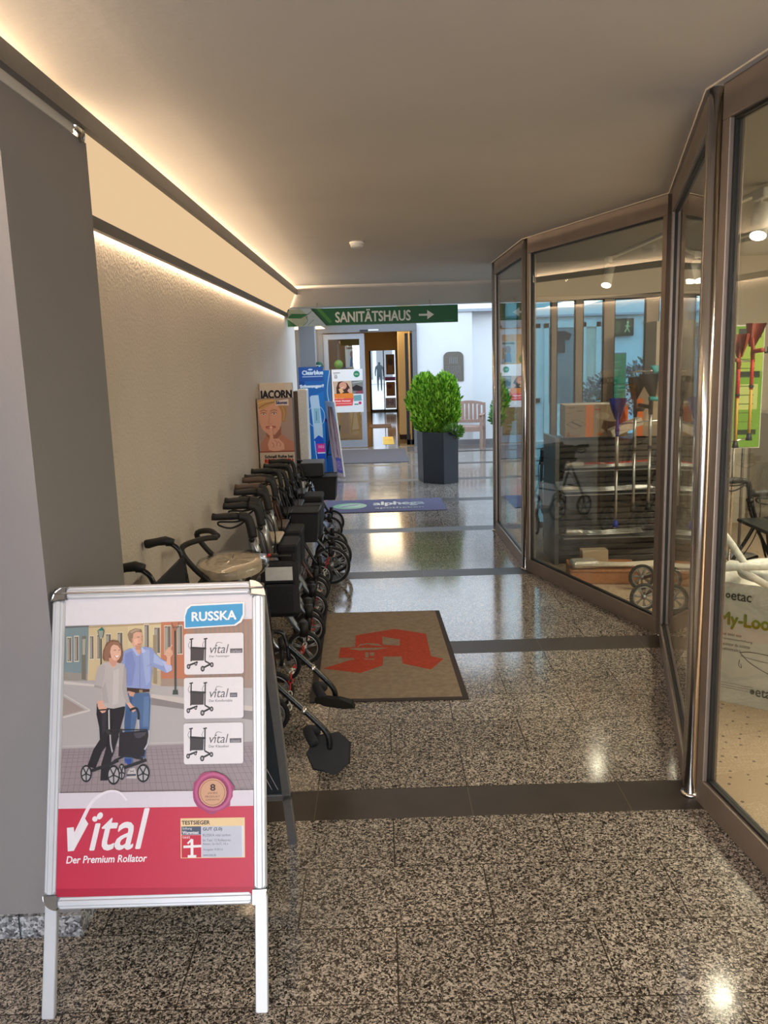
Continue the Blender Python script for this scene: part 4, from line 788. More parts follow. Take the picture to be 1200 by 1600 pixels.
card_box('product_display', 'cardboard floor display printed with a blonde woman holding a finger to her lips', 'display', (-.915, 7.30, 0), 0, .305, .10, 1.395, woman, 'brown', 'pharmacy cardboard displays')
def acorn(a, w, H):
    a.rect(0, 0, w, H, (222, 206, 188)); a.rect(w * .80, 0, w, H, (226, 216, 206)); a.text('IACORN', .012, H - .065, w * .97, H - .132, (24, 20, 24), bold=.005)
    a.poly([(w * .86, 0), (w, 0), (w, H * .8), (w * .9, H * .76)], (150, 96, 88)); a.curve([(w * .9, .3), (w * .96, .7), (w * .92, 1.1)], .02, (80, 40, 50)); a.curve([(w * .97, .2), (w * .93, .6), (w * .98, 1.2)], .015, (220, 180, 190))
card_box('product_display', 'cream cardboard display with black capital letters behind the woman display', 'display', (-.925, 7.52, 0), 0, .29, .06, 1.52, acorn, 'cream', 'pharmacy cardboard displays')
t = thing('product_display', 'narrow white display edge between the cream and the blue displays', 'display', (-.86, 9.3, 0), 0, 'pharmacy cardboard displays')
MB().rbox((-.05, 0, 0), (.045, .3, 1.40), 'whitep', .01).build('stand', t); MB().box((-.10, .02, 0), (-.051, .28, 1.38), 'brown').build('side_panel', t)
def cblue(a, w, H):
    a.fm = lambda x, y: ((x - 590) / 225 * w, (1165 - y) / 1175 * H)
    a.rect(590, -10, 815, 1165, (24, 104, 178)); a.rect(590, -10, 640, 1165, (20, 74, 150)); a.rect(590, -10, 815, 140, (34, 84, 160)); a.poly([(700, 300), (815, 250), (815, 1165), (690, 1165)], (20, 120, 196))
    a.text('Clearblue', 625, 28, 815, 72, (230, 240, 250), bold=3); a.rect(625, 88, 812, 96, (200, 220, 240)); a.ell(700, 18, 22, 10, (210, 230, 245)); a.text('Schwanger?', 600, 178, 815, 216, (236, 244, 250), bold=5)
    a.ring(735, 515, 82, 118, 5, (200, 225, 245)); a.poly([(684, 310), (700, 292), (764, 290), (790, 640), (790, 760), (708, 760), (706, 640)], (196, 218, 234)); a.rect(715, 430, 768, 590, (150, 196, 214)); a.rect(735, 460, 742, 560, (90, 120, 150))
    a.poly([(708, 760), (750, 720), (790, 750), (806, 900), (806, 1130), (760, 1130), (725, 1000)], (24, 84, 196)); a.curve([(712, 780), (728, 1000), (762, 1130), (800, 1126)], 6, (220, 230, 250)); a.rect(728, 812, 806, 905, (232, 50, 150)); a.text('neu', 745, 830, 795, 860, (250, 200, 230)); a.rect(735, 905, 806, 918, (240, 240, 250)); a.rect(590, 830, 606, 940, (214, 40, 120))
t = card_box('product_display', 'tall blue cardboard display showing a large white test stick', 'display', (-1.015, 12.5, 0), .10, .36, .10, 1.62, cblue, 'navy', 'pharmacy cardboard displays')
def cblue2(a, w, H):
    a.rect(0, 0, w, H, (30, 96, 170)); a.poly([(0, H * .6), (w, H * .45), (w, H), (0, H)], (52, 130, 200)); a.rect(0, H * .5, w * .8, H * .53, (60, 30, 110)); a.curve([(w, H), (w * .75, H * .8), (w * .95, H * .62)], .012, (220, 236, 250)); a.curve([(w * .4, .1), (w * .5, .5), (w * .4, .8)], .03, (40, 60, 140))
card_box('product_display', 'second blue cardboard display half hidden behind the tall blue one', 'display', (-.86, 12.95, 0), 0, .20, .08, 1.56, cblue2, 'bluecard', 'pharmacy cardboard displays')
t = thing('round_sign', 'round dark green sign above the second blue display', 'sign', (-.94, 13.12, 1.615)); MB().cyl((0, 0, 0), (0, .01, 0), .075, mat('green_card', (.01, .10, .05), .5), 28).cyl((0, .015, -.4), (0, .015, .02), .006, 'steel', 8).cyl((0, .015, -1.615), (0, .015, -.4), .008, 'steel', 8).build('disc', t)
a = Art((-.075, -.001, -.075), (1, 0, 0), (0, 0, 1)); a.text('CK', .03, .10, .12, .055, (240, 245, 240), bold=.003); a.build('lettering', t)
# leaning poster easel
t = thing('poster_easel', 'leaning board with a pinkish hair portrait on a dark easel beside the blue displays', 'sign', (-.70, 12.45, 0), .0, None)
T = Matrix(((.62, -.02, -.78, -.13), (-.78, .30, -.55, .15), (.0, 1, -.0, .03), (0, 0, 0, 1)))
ux = Vector((.16, -.34, 0)); vv = Vector((-.12, .30, 1.08)); o0 = Vector((-.03, .10, .02))
n_ = ux.cross(vv).normalized()
MB().hexa([o0, o0 + ux, o0 + ux - n_ * .02, o0 - n_ * .02, o0 + vv, o0 + vv + ux, o0 + vv + ux - n_ * .02, o0 + vv - n_ * .02], 'cream').build('board', t)
a = Art(o0 + n_ * .002, ux.normalized(), vv.normalized()); Wb, Hb = ux.length, vv.length
a.rect(0, 0, Wb, Hb, (214, 190, 196)); a.rect(0, Hb * .72, Wb, Hb, (176, 196, 226)); a.ell(Wb * .5, Hb * .78, Wb * .25, Hb * .14, (226, 186, 176))
RR = random.Random(3)
for i in range(16): x = RR.uniform(.1, .9) * Wb; a.curve([(Wb * .5 + (x - Wb * .5) * .5, Hb * .93), (x, Hb * .7), (x + RR.uniform(-.05, .05), Hb * .4), (x + RR.uniform(-.04, .04), Hb * RR.uniform(.1, .3))], .02, RR.choice([(130, 80, 86), (176, 130, 130), (100, 60, 70), (200, 160, 156)]), .006)
a.rect(Wb * .35, Hb * .04, Wb * .95, Hb * .24, (110, 110, 190)); a.text('NEU', Wb * .4, Hb * .2, Wb * .9, Hb * .08, (230, 180, 200)); a.build('poster', t)
MB().tube([(-.02, .30, .90), (-.20, .42, .0)], .012, 'gasket', 8).tube([(.08, .1, .75), (-.02, .5, .0)], .012, 'gasket', 8).tube([(-.14, .38, .28), (.03, .3, .3)], .006, 'gasket', 8).build('easel_leg', t)

# ------------------------------------------------------------------ printed posters on the entrance door
a = Art((-.935, 16.49, .70), (1, 0, 0), (0, 0, 1), lambda x, y: ((x - 140) / 370 * .60, (935 - y) / 510 * .83))
a.rect(140, 425, 510, 935, (226, 230, 236)); a.rect(160, 462, 240, 470, (80, 80, 84)); a.text('App', 166, 475, 205, 500, (90, 90, 90)); a.rect(172, 500, 205, 530, (90, 92, 96)); a.rect(178, 504, 199, 524, (200, 200, 204)); a.ell(438, 485, 38, 38, (24, 122, 84)); a.text('NEU', 415, 475, 462, 498, (190, 230, 210))
a.poly([(150, 566), (370, 562), (375, 720), (165, 725)], (196, 170, 150)); a.poly([(190, 640), (215, 575), (260, 565), (320, 590), (350, 640), (350, 715), (190, 718)], (66, 40, 36)); a.ell(270, 618, 46, 44, (206, 150, 126)); a.poly([(215, 660), (250, 640), (280, 690), (240, 715)], (220, 176, 130)); a.poly([(320, 680), (340, 650), (362, 690), (350, 715)], (206, 160, 140)); a.line([(252, 640), (282, 634)], 6, (240, 224, 220))
a.poly([(372, 562), (510, 562), (510, 720), (378, 720)], (120, 124, 120)); a.poly([(380, 640), (430, 610), (505, 640), (500, 690), (390, 680)], (44, 34, 38)); a.poly([(420, 690), (510, 680), (510, 715), (420, 715)], (140, 70, 86)); a.line([(385, 590), (505, 575)], 8, (180, 190, 186))
a.poly([(160, 712), (390, 706), (394, 770), (165, 775)], (226, 130, 54)); a.poly([(162, 772), (394, 766), (378, 856), (168, 860)], (226, 84, 84)); a.text('Jetzt vorbestellen', 172, 760, 275, 774, (250, 220, 190)); a.text('Mein Rezept', 172, 792, 355, 808, (252, 226, 226), bold=2); a.rect(170, 826, 370, 832, (244, 190, 190)); a.poly([(394, 735), (485, 730), (490, 800), (396, 805)], (110, 160, 170)); a.ell(468, 828, 18, 18, (206, 40, 110)); a.rect(400, 835, 450, 850, (60, 140, 120))
t = thing('door_poster', 'large white poster with a portrait and an orange-red block on the closed glass door leaf', 'poster'); a.build('printed_face', t); MB().box((-.935, 16.491, .70), (-.335, 16.494, 1.53), 'whitep').build('sheet', t)
a = Art((-.66, 16.60, 1.55), (1, 0, 0), (0, 0, 1)); a.rect(0, 0, .30, .42, (214, 214, 230)); a.ell(.15, .26, .06, .08, (150, 110, 130)); a.poly([(.08, .02), (.22, .02), (.2, .18), (.1, .2)], (90, 120, 180)); a.rect(.22, .08, .3, .3, (206, 150, 60)); a.rect(.02, .36, .28, .40, (120, 110, 100))
tag(a.build('notice'), 'small bright notice with figures at the upper right of the closed door leaf', 'poster')
t = MB().cyl((-.79, 16.495, 1.625), (-.79, 16.5, 1.625), .085, mat('green_sticker', (.13, .24, .05), .5), 28).build('door_sticker'); tag(t, 'round olive green sticker above the poster on the closed door leaf', 'sticker')
t = thing('door_counter', 'brown counter seen through the closed door leaf', 'counter', (-.9, 18.6, 0)); MB().box((-.55, 0, 0), (.45, .4, .62), 'hallwall').build('body', t); MB().rbox((-.58, -.03, .62), (.48, .43, .66), 'brown', .006).build('worktop', t)

# ------------------------------------------------------------------ plaque
t = thing('memorial_plaque', 'arched bronze plaque with raised lettering on the white wall', 'plaque', (1.24, 16.5, 1.24))
W_, H_ = .385, .56; pl = [(0, 0), (W_, 0), (W_, H_ - .10)] + [(W_ - .10 + .10 * cos(radians(q)), H_ - .10 + .10 * sin(radians(q))) for q in range(15, 91, 15)] + [(.10 + .10 * cos(radians(q)), H_ - .10 + .10 * sin(radians(q))) for q in range(90, 180, 15)] + [(0, H_ - .10)]
TX = Matrix(((1, 0, 0, 0), (0, 0, -1, 0), (0, 1, 0, 0), (0, 0, 0, 1)))
MB().prism(pl, TX, .02, 'plaque').build('plate', t, .003)
b = MB()
for i in range(5): b.prism([(.11 + i * .035, .33 + (i % 2) * .02), (.128 + i * .035, .33), (.125 + i * .035, .47), (.112 + i * .035, .46)], TX @ Matrix.Translation((0, 0, .02)), .004, 'aludark')
R = random.Random(8)
for k in range(9):
    x = .04
    while x < W_ - .05: l = R.uniform(.015, .05); b.prism([(x, .28 - k * .029), (x + l, .28 - k * .029), (x + l, .288 - k * .029), (x, .288 - k * .029)], TX @ Matrix.Translation((0, 0, .02)), .003, 'aludark'); x += l + .012
b.build('raised_relief', t)

# ------------------------------------------------------------------ planter with cypress
def foliage(name, parent, lobes, n, size, cols, seed, droop=0.0, up=.7):
    R = random.Random(seed); m, nt, bs = node_mat(name + '_leaf'); a = nt.nodes.new('ShaderNodeVertexColor'); a.layer_name = 'ink'; nt.links.new(a.outputs[0], bs.inputs['Base Color']); bs.inputs['Roughness'].default_value = .6
    bs.inputs['Subsurface Weight'].default_value = 0
    vs = []; fs = []; cc = []
    for _ in range(n):
        l = R.choices(lobes, [q[6] for q in lobes])[0]; cx, cy, cz, rx, ry, rz = l[:6]
        while True:
            d = Vector((R.gauss(0, 1), R.gauss(0, 1), R.gauss(0, 1)))
            if d.length > .1: d.normalize(); break
        q = R.uniform(.45, 1.0) ** .5 * (1 if R.random() < .93 else R.uniform(1.0, 1.16)); p = Vector((cx + d.x * rx * q, cy + d.y * ry * q, cz + d.z * rz * q))
        dirv = (d * (1 - up) + Vector((0, 0, 1)) * up + Vector((R.uniform(-.3, .3), R.uniform(-.3, .3), R.uniform(-.3, .3)) )).normalized(); dirv.z -= droop
        s = size * R.uniform(.6, 1.4); side = dirv.cross(Vector((R.uniform(-1, 1), R.uniform(-1, 1), R.uniform(-.4, .4)))).normalized() * s * .22
        c = R.choice(cols); f = R.uniform(.8, 1.15); c = tuple(x * f for x in c)
        b0 = len(vs); vs += [p - side * .5, p + side * .5, p + dirv * s * .55 + side, p + dirv * s, p + dirv * s * .55 - side]; fs.append((b0, b0 + 1, b0 + 2, b0 + 3, b0 + 4)); cc.append(c)
    me = bpy.data.meshes.new(name); me.from_pydata([tuple(v) for v in vs], [], fs); ca = me.color_attributes.new('ink', 'FLOAT_COLOR', 'CORNER'); ca.data.foreach_set('color', [x for c in cc for _ in range(5) for x in (c[0], c[1], c[2], 1)])
    me.materials.append(m); me.update(); o = bpy.data.objects.new(name, me); C.objects.link(o)
    if parent: o.parent = parent
    return o
t = thing('potted_cypress', 'large bright green twin-lobed cypress in a tall angular black planter', 'plant', (.76, 11.7, 0))
pp = [(-.255, .20), (-.20, -.20), (.07, -.415), (.275, -.28), (.30, .18), (.06, .42)]
b = MB(); n = len(pp); ins = [(x * .90, y * .90) for x, y in pp]
vs = [(x, y, 0.0) for x, y in pp] + [(x * 1.02, y * 1.02, .70) for x, y in pp] + [(x, y, .70) for x, y in ins] + [(x, y, .64) for x, y in ins]
fs = [tuple(range(n - 1, -1, -1))] + [(k * n + i, k * n + (i + 1) % n, (k + 1) * n + (i + 1) % n, (k + 1) * n + i) for k in range(3) for i in range(n)]; b.add(vs, fs, 'planter'); b.build('planter', t)
MB().prism([(x * .91, y * .91) for x, y in pp], Matrix.Translation((0, 0, .62)), .03, 'soil').build('soil', t)
b = MB(); R = random.Random(2)
for i in range(7): b.tube([(R.uniform(-.05, .06), R.uniform(-.05, .05), .64), (R.uniform(-.12, .1), R.uniform(-.1, .1), .85), (R.uniform(-.25, .2), R.uniform(-.15, .15), 1.15)], .012, 'bark', 6, smooth_path=3)
b.build('stem', t)
CY = [(.16, .40, .015), (.26, .56, .03), (.38, .72, .05), (.06, .20, .012), (.50, .80, .09)]
foliage('foliage', t, [(-.14, 0, 1.14, .20, .20, .34, 5), (.13, -.05, 1.12, .19, .20, .35, 5), (-.10, .0, .88, .23, .20, .24, 3), (.14, 0, .92, .20, .18, .2, 2), (-.31, 0, 1.10, .09, .09, .14, .9), (.0, .1, 1.0, .24, .2, .36, 4)], 19000, .055, CY, 1, up=.66)
foliage('trailing_plant', t, [(.22, -.26, .70, .12, .10, .08, 1)], 420, .05, [(.16, .34, .05), (.26, .44, .10), (.10, .24, .04)], 6, up=.3)
# second plant by the corner post
t = thing('potted_plant', 'small leafy plant in a terracotta pot beside the wooden chair', 'plant', (2.30, 15.95, 0))
MB().lathe((0, 0, 0), [(.11, 0), (.15, .30), (.165, .30), (.165, .36), (.14, .36), (.13, .33)], 'terra', 20).build('pot', t)
MB().tube([(0, 0, .33), (.02, 0, .55), (-.02, .02, .8)], .012, 'bark', 6).build('stem', t); foliage('foliage', t, [(0, 0, .62, .2, .2, .28, 2), (.02, 0, .85, .14, .14, .2, 1)], 900, .09, [(.06, .2, .03), (.12, .32, .06), (.2, .42, .12)], 9, up=.4)
# shrub and green poster stand seen through the shop
t = thing('courtyard_shrub', 'reddish leaved shrub in the courtyard behind the shop windows', 'shrub', (4.35, 15.2, 0)); MB().tube([(0, 0, 0), (.02, 0, .5), (0, .05, 1.2)], .02, 'bark', 8).build('stem', t)
foliage('foliage', t, [(0, 0, 1.0, .75, .4, .42, 2), (-.5, 0, .75, .35, .3, .3, 1), (.45, 0, 1.2, .4, .3, .4, 1)], 2200, .07, [(.26, .16, .20), (.34, .24, .28), (.14, .10, .12), (.2, .24, .14)], 12, up=.3)
a = Art((3.55, 13.1, .72), (1, 0, 0), (0, 0, 1)); a.rect(0, 0, .24, .95, (60, 150, 92))
for i in range(7): a.rect(.02, .86 - i * .125, .22, .872 - i * .125, (30, 90, 60)); a.rect(.03, .83 - i * .125, .16, .836 - i * .125, (190, 220, 196))
t = thing('poster_stand', 'green poster stand with rows of writing in the courtyard', 'sign'); a.build('printed_face', t); MB().box((3.54, 13.11, .70), (3.80, 13.13, 1.69), 'aludark').cyl((3.67, 13.12, 0), (3.67, 13.12, .72), .02, 'aludark', 12).cyl((3.67, 13.12, 0), (3.67, 13.12, .02), .18, 'aludark', 20).build('stand', t)
# wooden garden chair
t = thing('garden_chair', 'weathered wooden slatted garden chair against the white wall', 'chair', (1.62, 15.85, 0), radians(-14))
h = .29
b = MB()
for s in (-1, 1): b.build if 0 else None
for s in (-1, 1):
    MB().rbox((s * h - .025, .20, 0), (s * h + .025, .25, .84), 'teak', .004).build('leg', t)
    MB().rbox((s * h - .025, -.27, 0), (s * h + .025, -.22, .62), 'teak', .004).build('leg', t)
    MB().rbox((s * h - .035, -.30, .62), (s * h + .035, .22, .645), 'teak', .006).build('armrest', t)
b = MB()
for i in range(6): b.rbox((-h + .02, -.26 + i * .075, .40), (h - .02, -.205 + i * .075, .42), 'teak', .004)
b.build('seat', t)
b = MB(); b.rbox((-h, -.265, .33), (h, -.235, .40), 'teak', .004).rbox((-h + .01, -.2, .33), (-h + .03, .2, .40), 'teak', .004).rbox((h - .03, -.2, .33), (h - .01, .2, .40), 'teak', .004).build('apron', t)
b = MB(); b.rbox((-h, .215, .46), (h, .245, .52), 'teak', .004)
for i in range(6): b.rbox((-.225 + i * .079, .22, .51), (-.17 + i * .079, .238, .80 + .05 * (1 - ((i - 2.5) / 2.5) ** 2)), 'teak', .003)
n = 10; lo = [(-h - .02 + (2 * h + .04) * i / n, .775 + .05 * (1 - (2 * i / n - 1) ** 2)) for i in range(n + 1)]; hi = [(x, z + .055) for x, z in lo]
b.prism(lo + hi[::-1], TX @ Matrix.Translation((0, 0, -.25)), .035, 'teak'); b.build('backrest', t)
# distant person in the street behind the hall
vsk = [(0, 0, .95), (0, 0, 1.15), (0, 0, 1.4), (0, 0, 1.52), (0, -.02, 1.68), (-.19, 0, 1.4), (-.24, -.03, 1.1), (-.23, -.1, .86), (.19, 0, 1.4), (.24, -.03, 1.1), (.23, -.1, .86), (-.09, 0, .9), (-.1, .05, .5), (-.1, 0, .08), (-.1, -.14, .04), (.09, 0, .9), (.1, -.08, .5), (.1, .08, .08), (.1, -.06, .04)]
ed = [(0, 1), (1, 2), (2, 3), (3, 4), (2, 5), (5, 6), (6, 7), (2, 8), (8, 9), (9, 10), (0, 11), (11, 12), (12, 13), (13, 14), (0, 15), (15, 16), (16, 17), (17, 18)]
rd = [.15, .14, .16, .055, .10, .065, .05, .035, .065, .05, .035, .1, .07, .045, .04, .1, .07, .045, .04]
me = bpy.data.meshes.new('person'); me.from_pydata(vsk, ed, []); o = bpy.data.objects.new('person', me); C.objects.link(o); sk = o.modifiers.new('s', 'SKIN'); o.modifiers.new('u', 'SUBSURF').levels = 1
for i, r in enumerate(rd): me.skin_vertices[0].data[i].radius = (r, r * .8)
me.skin_vertices[0].data[0].use_root = True
me.materials.append(M['board']); o.location = (-.02, 46, 0); o.scale = (.93, .93, .93); tag(o, 'distant person in dark clothes walking past beyond the far hall door', 'person')
# street beyond the hall: pale shop front, and prints on the far hall door
t = thing('street_building', 'pale shop front across the street beyond the far hall door', 'building', (0, 60, 0)); MB().box((-8, 0, 0), (8, 1, 7), 'facade').build('wall', t)
for x in (-1.6, -.2, 1.2): MB().box((x, -.05, .3), (x + 1.1, 0, 2.6), 'aludark').build('shop_window', t)
a = Art((.16, 27.94, .1), (1, 0, 0), (0, 0, 1)); a.rect(0, 0, .35, .34, (196, 200, 236)); a.text('IHR', .05, .28, .3, .1, (120, 110, 190), bold=.004); a.rect(0, .9, .35, 1.02, (150, 90, 170)); a.rect(.05, 1.1, .33, 1.75, (120, 96, 76)); a.ell(.19, 1.5, .08, .12, (80, 60, 50)); a.poly([(.08, 1.15), (.3, 1.15), (.25, 1.4), (.12, 1.4)], (160, 130, 100)); a.rect(.04, .4, .33, .86, (150, 116, 84)); a.ell(.15, .72, .07, .08, (110, 40, 36))
tag(a.build('door_poster'), 'purple and brown prints on the far glass door at the end of the hall', 'poster')
# ================================================================== SHOP INTERIOR
# spot lamps
LAMPW = lamp_mat('lamp_face', (1, .90, .72), 14)
def track_spot(loc, label, power, face=None):
    t = thing('track_spotlight', label, 'spotlight', loc, 0, 'spotlights on the shop ceiling track'); d = Vector((-.30, -.45, -1)).normalized(); T = d.to_track_quat('-Z', 'Y').to_matrix().to_4x4()
    MB().rbox((-.02, -.07, .10), (.02, .07, .155), 'whitep', .005).cyl((0, 0, .15), (.06, 0, .168), .007, 'whitep', 8).cyl((0, 0, .02), (0, 0, .10), .008, 'whitep', 8).build('bracket', t)
    b = MB(); b.lathe((0, 0, 0), [(.045, -.10), (.045, .08), (.02, .09)], 'whitep', 20); b.v = [tuple(T @ Vector(v)) for v in b.v]; b.build('lamp_head', t)
    b = MB().lathe((0, 0, 0), [(.040, -.104), (.040, -.1005)], LAMPW, 20); b.v = [tuple(T @ Vector(v)) for v in b.v]; b.build('lamp_face', t)
    l = bpy.data.lights.new('spot', 'SPOT'); l.energy = power; l.color = (1, .86, .66); l.spot_size = radians(85); l.spot_blend = .6; l.shadow_soft_size = .04
    o = bpy.data.objects.new('spot_beam', l); C.objects.link(o); o.parent = t; o.location = d * .12; o.rotation_euler = d.to_track_quat('-Z', 'Y').to_euler(); return t
track_spot((2.04, 4.64, 2.37), 'nearest white spotlight, at the right edge of the picture', 9)
track_spot((2.04, 7.65, 2.37), 'lit spotlight seen in the large angled pane', 12)
track_spot((2.72, 7.5, 2.37), 'lit spotlight seen in the narrow pane between the posts', 12)
b = MB(); b.rbox((2.10, 3.2, 2.53), (2.14, 7.9, 2.548), 'whitep', .003); tag(b.build('light_track'), 'long white ceiling track carrying the shop spotlights', 'lamp track')
tag(MB().rbox((2.78, 5.0, 2.53), (2.82, 7.9, 2.548), 'whitep', .003).build('light_track'), 'shorter white ceiling track deeper in the shop', 'lamp track')
# slatted rack
t = thing('display_rack', 'dark slatted display rack standing inside the large angled pane', 'rack', (1.39, 6.66, 0))
b = MB(); b.box((0, .03, 0), (.86, .46, 1.02), 'slat'); b.build('body', t)
b = MB()
for i in range(20): b.rbox((.02, .0, .03 + i * .05), (.86, .03, .068 + i * .05), 'slat', .004)
b.build('slat_front', t); MB().box((-.012, -.01, 0), (.02, .47, 1.04), 'graytube').build('side_panel', t)
for z in (.25, .60, .79): MB().box((.03, -.16, z), (.84, .0, z + .008), 'aludark').build('ledge', t)
# cartons on top
t = thing('carton', 'grey and orange printed carton on top of the dark rack', 'box', (1.46, 6.68, 1.042), radians(-4))
MB().box((0, 0, 0), (.49, .3, .255), 'lighttan').build('body', t)
a = Art((0, -.002, 0), (1, 0, 0), (0, 0, 1), lambda x, y: ((x - 150) / 520 * .49, (840 - y) / 370 * .255))
a.rect(150, 470, 670, 840, (166, 146, 124)); a.rect(320, 470, 385, 840, (244, 136, 44)); a.rect(590, 510, 670, 800, (140, 50, 20)); a.poly([(640, 500), (670, 500), (670, 800), (600, 800), (655, 690)], (240, 110, 30)); a.line([(165, 690), (240, 630), (325, 690), (240, 745), (165, 690)], 5, (60, 50, 44)); a.line([(200, 660), (285, 715)], 14, (60, 50, 44)); a.poly([(470, 650), (530, 665), (585, 665), (580, 790), (520, 800), (450, 740)], (92, 62, 46)); a.ell(460, 600, 60, 40, (190, 170, 150)); a.rect(165, 495, 230, 503, (90, 80, 70)); a.rect(245, 533, 300, 543, (90, 80, 70))
a.rect(165, 560, 200, 566, (100, 90, 80)); a.text('000', 195, 810, 270, 838, (176, 90, 40)); a.rect(395, 520, 440, 535, (176, 60, 50)); a.poly([(410, 800), (440, 785), (470, 820), (415, 825)], (200, 100, 40)); a.poly([(165, 810), (180, 770), (195, 835), (165, 835)], (150, 90, 50)); a.build('print', t)
t = thing('carton', 'second carton standing behind the crutches on the rack', 'box', (2.05, 6.75, 1.03), radians(-12)); MB().box((0, 0, 0), (.3, .26, .42), 'lighttan').build('body', t)
a = Art((0, -.002, 0), (1, 0, 0), (0, 0, 1)); a.rect(0, 0, .3, .42, (168, 150, 130)); a.rect(0, 0, .05, .3, (240, 120, 40)); a.poly([(.06, .08), (.2, .1), (.24, .3), (.1, .34)], (200, 184, 160)); a.rect(.22, .02, .3, .4, (206, 100, 40)); a.build('print', t)
tag(MB().rbox((0, 0, 0), (.26, .12, .06), 'lighttan', .006, Matrix.Translation((1.80, 6.52, 1.045)) @ Matrix.Rotation(radians(-22), 4, 'Y')).build('flat_box'), 'small pale box lying tilted on the rack edge below the blue crutch', 'box')
tag(MB().box((2.37, 7.3, 0.0), (2.72, 7.6, 1.95), 'lighttan').build('tall_carton'), 'tall plain beige carton standing at the rear shop windows', 'box')
# film-wrapped crutch packs on the ledges
R = random.Random(7)
def pack(x0, x1, y, z, lab, red=False):
    t = thing('wrapped_crutch_pack', lab, 'packed crutches', (x0, y, z), 0, 'film-wrapped crutch packs on the rack')
    for k in range(3):
        b = MB(); b.tube([(0, .02 * k, .02 + .012 * k), ((x1 - x0) * .5, .02 * k, .02 + .008 * k), (x1 - x0, .02 * k, .03 + .01 * k)], .010, 'red' if red and k == 2 else 'silver', 8); b.build('tube', t)
    vs = []; fs = []; n, m_ = 8, 14
    for i in range(m_):
        for j in range(n): a_ = 2 * pi * j / n; q = .035 + R.uniform(-.008, .010); vs.append((-.02 + (x1 - x0 + .04) * i / (m_ - 1), .02 + q * cos(a_), .035 + q * .8 * sin(a_)))
    for i in range(m_ - 1):
        for j in range(n): fs.append((i * n + j, i * n + (j + 1) % n, i * n + n + (j + 1) % n, i * n + n + j))
    MB().add(vs, fs, 'clear', False).build('clear_film', t); MB().rbox((-.0, -.005, .028), (.14, .06, .058), 'silvwrap', .008).build('foil_end', t)
pack(1.44, 2.10, 6.53, .80, 'wrapped crutch pack with a red tube on the top ledge of the rack', True)
pack(1.40, 2.12, 6.53, .61, 'wrapped crutch pack on the middle ledge of the rack')
pack(1.44, 2.05, 6.53, .26, 'wrapped crutch pack on the lowest ledge of the rack')
# carton on the floor with crutches on it
t = thing('open_carton', 'flat brown carton lying on the shop floor in front of the rack', 'box', (1.37, 6.06, .008), radians(-8)); b = MB(); b.box((0, 0, 0), (.50, .012, .10), 'carton').box((0, .36, 0), (.50, .372, .10), 'carton').box((0, 0, 0), (.012, .37, .10), 'carton').box((.488, 0, 0), (.50, .37, .10), 'carton').box((0, 0, 0), (.50, .37, .01), 'carton').box((0, 0, .085), (.50, .37, .095), 'carton'); b.build('body', t)
tag(MB().rbox((0, 0, 0), (.20, .10, .09), 'tan', .004, Matrix.Translation((1.52, 6.30, .112))).build('small_carton'), 'small kraft box sitting on the flat brown carton', 'box')
t = thing('crutch_bundle', 'bundle of pale crutch tubes resting on the flat brown carton', 'crutches', (1.44, 6.1, .115)); 
for k in range(4): MB().tube([(0, .03 * k, .02 + .01 * (k % 2)), (.35, .02 * k - .02, .018), (.62, .05 * k - .08, .02)], .010, 'cream', 8).build('tube', t)
MB().rbox((-.04, -.01, 0), (.16, .13, .05), 'silvwrap', .015).build('foil_end', t)
# forearm crutches
def crutch(label, loc, hgt, col, tubem='silver', rz=0, foot='black', upper=None, group='forearm crutches hanging in the shop window', pole=.52):
    t = thing('forearm_crutch', label, 'crutch', loc, rz, group); hz = hgt * .76
    MB().cyl((0, 0, .03), (0, 0, hz * .62), .0105, tubem, 12).build('lower_tube', t); MB().cyl((0, 0, hz * .58), (0, 0, hz - .01), .0125, upper or tubem, 12).build('upper_tube', t); MB().cyl((0, 0, hz * .60), (0, 0, hz * .63), .016, 'black', 12).build('collar', t)
    MB().lathe((0, 0, 0), [(.024, 0), (.02, .02), (.014, .05)], foot, 14).build('rubber_tip', t)
    MB().tube([(0, 0, hz - .03), (0, 0, hz), (-.03, -.0, hz + .005), (-.11, 0, hz + .012)], .014, col, 10, rs=[.016, .017, .015, .016]).build('handgrip', t)
    MB().tube([(0, 0, hz - .05), (0, 0, hz + .02), (.015, 0, hgt - .10)], .016, col, 10, rs=[.018, .018, .014], flat=.7).build('forearm_post', t)
    b = MB(); n = 12; vs = []; fs = []
    for j, (z, r, dx) in enumerate(((hgt - .16, .020, .012), (hgt - .07, .052, .0), (hgt, .068, -.012))):
        for i in range(n): a_ = radians(-125 + 250 * i / (n - 1)); vs.append((.012 + dx + r * cos(a_) - r * .4, r * sin(a_) * 1.0, z))
    for j in range(2):
        for i in range(n - 1): fs.append((j * n + i, j * n + i + 1, j * n + n + i + 1, j * n + n + i))
    m0 = len(vs); vs += [(x * .9, y * .9, z) for x, y, z in vs]; fs += [tuple(m0 + q for q in reversed(f)) for f in fs]; b.add(vs, fs, col, True); b.build('cuff', t); return t
crutch('blue forearm crutch in front of the printed carton', (1.775, 6.32, .38), .98, 'blue', rz=radians(75), foot='blue')
crutch('black forearm crutch with silver tube right of the blue one', (1.835, 6.08, .54), .98, 'black', rz=radians(100))
crutch('black forearm crutch next to the turquoise one', (1.93, 6.03, .56), .98, 'black', rz=radians(-60))
crutch('forearm crutch with turquoise cuff and grip by the bronze post', (1.995, 5.98, .60), 1.0, 'teal', rz=radians(20))
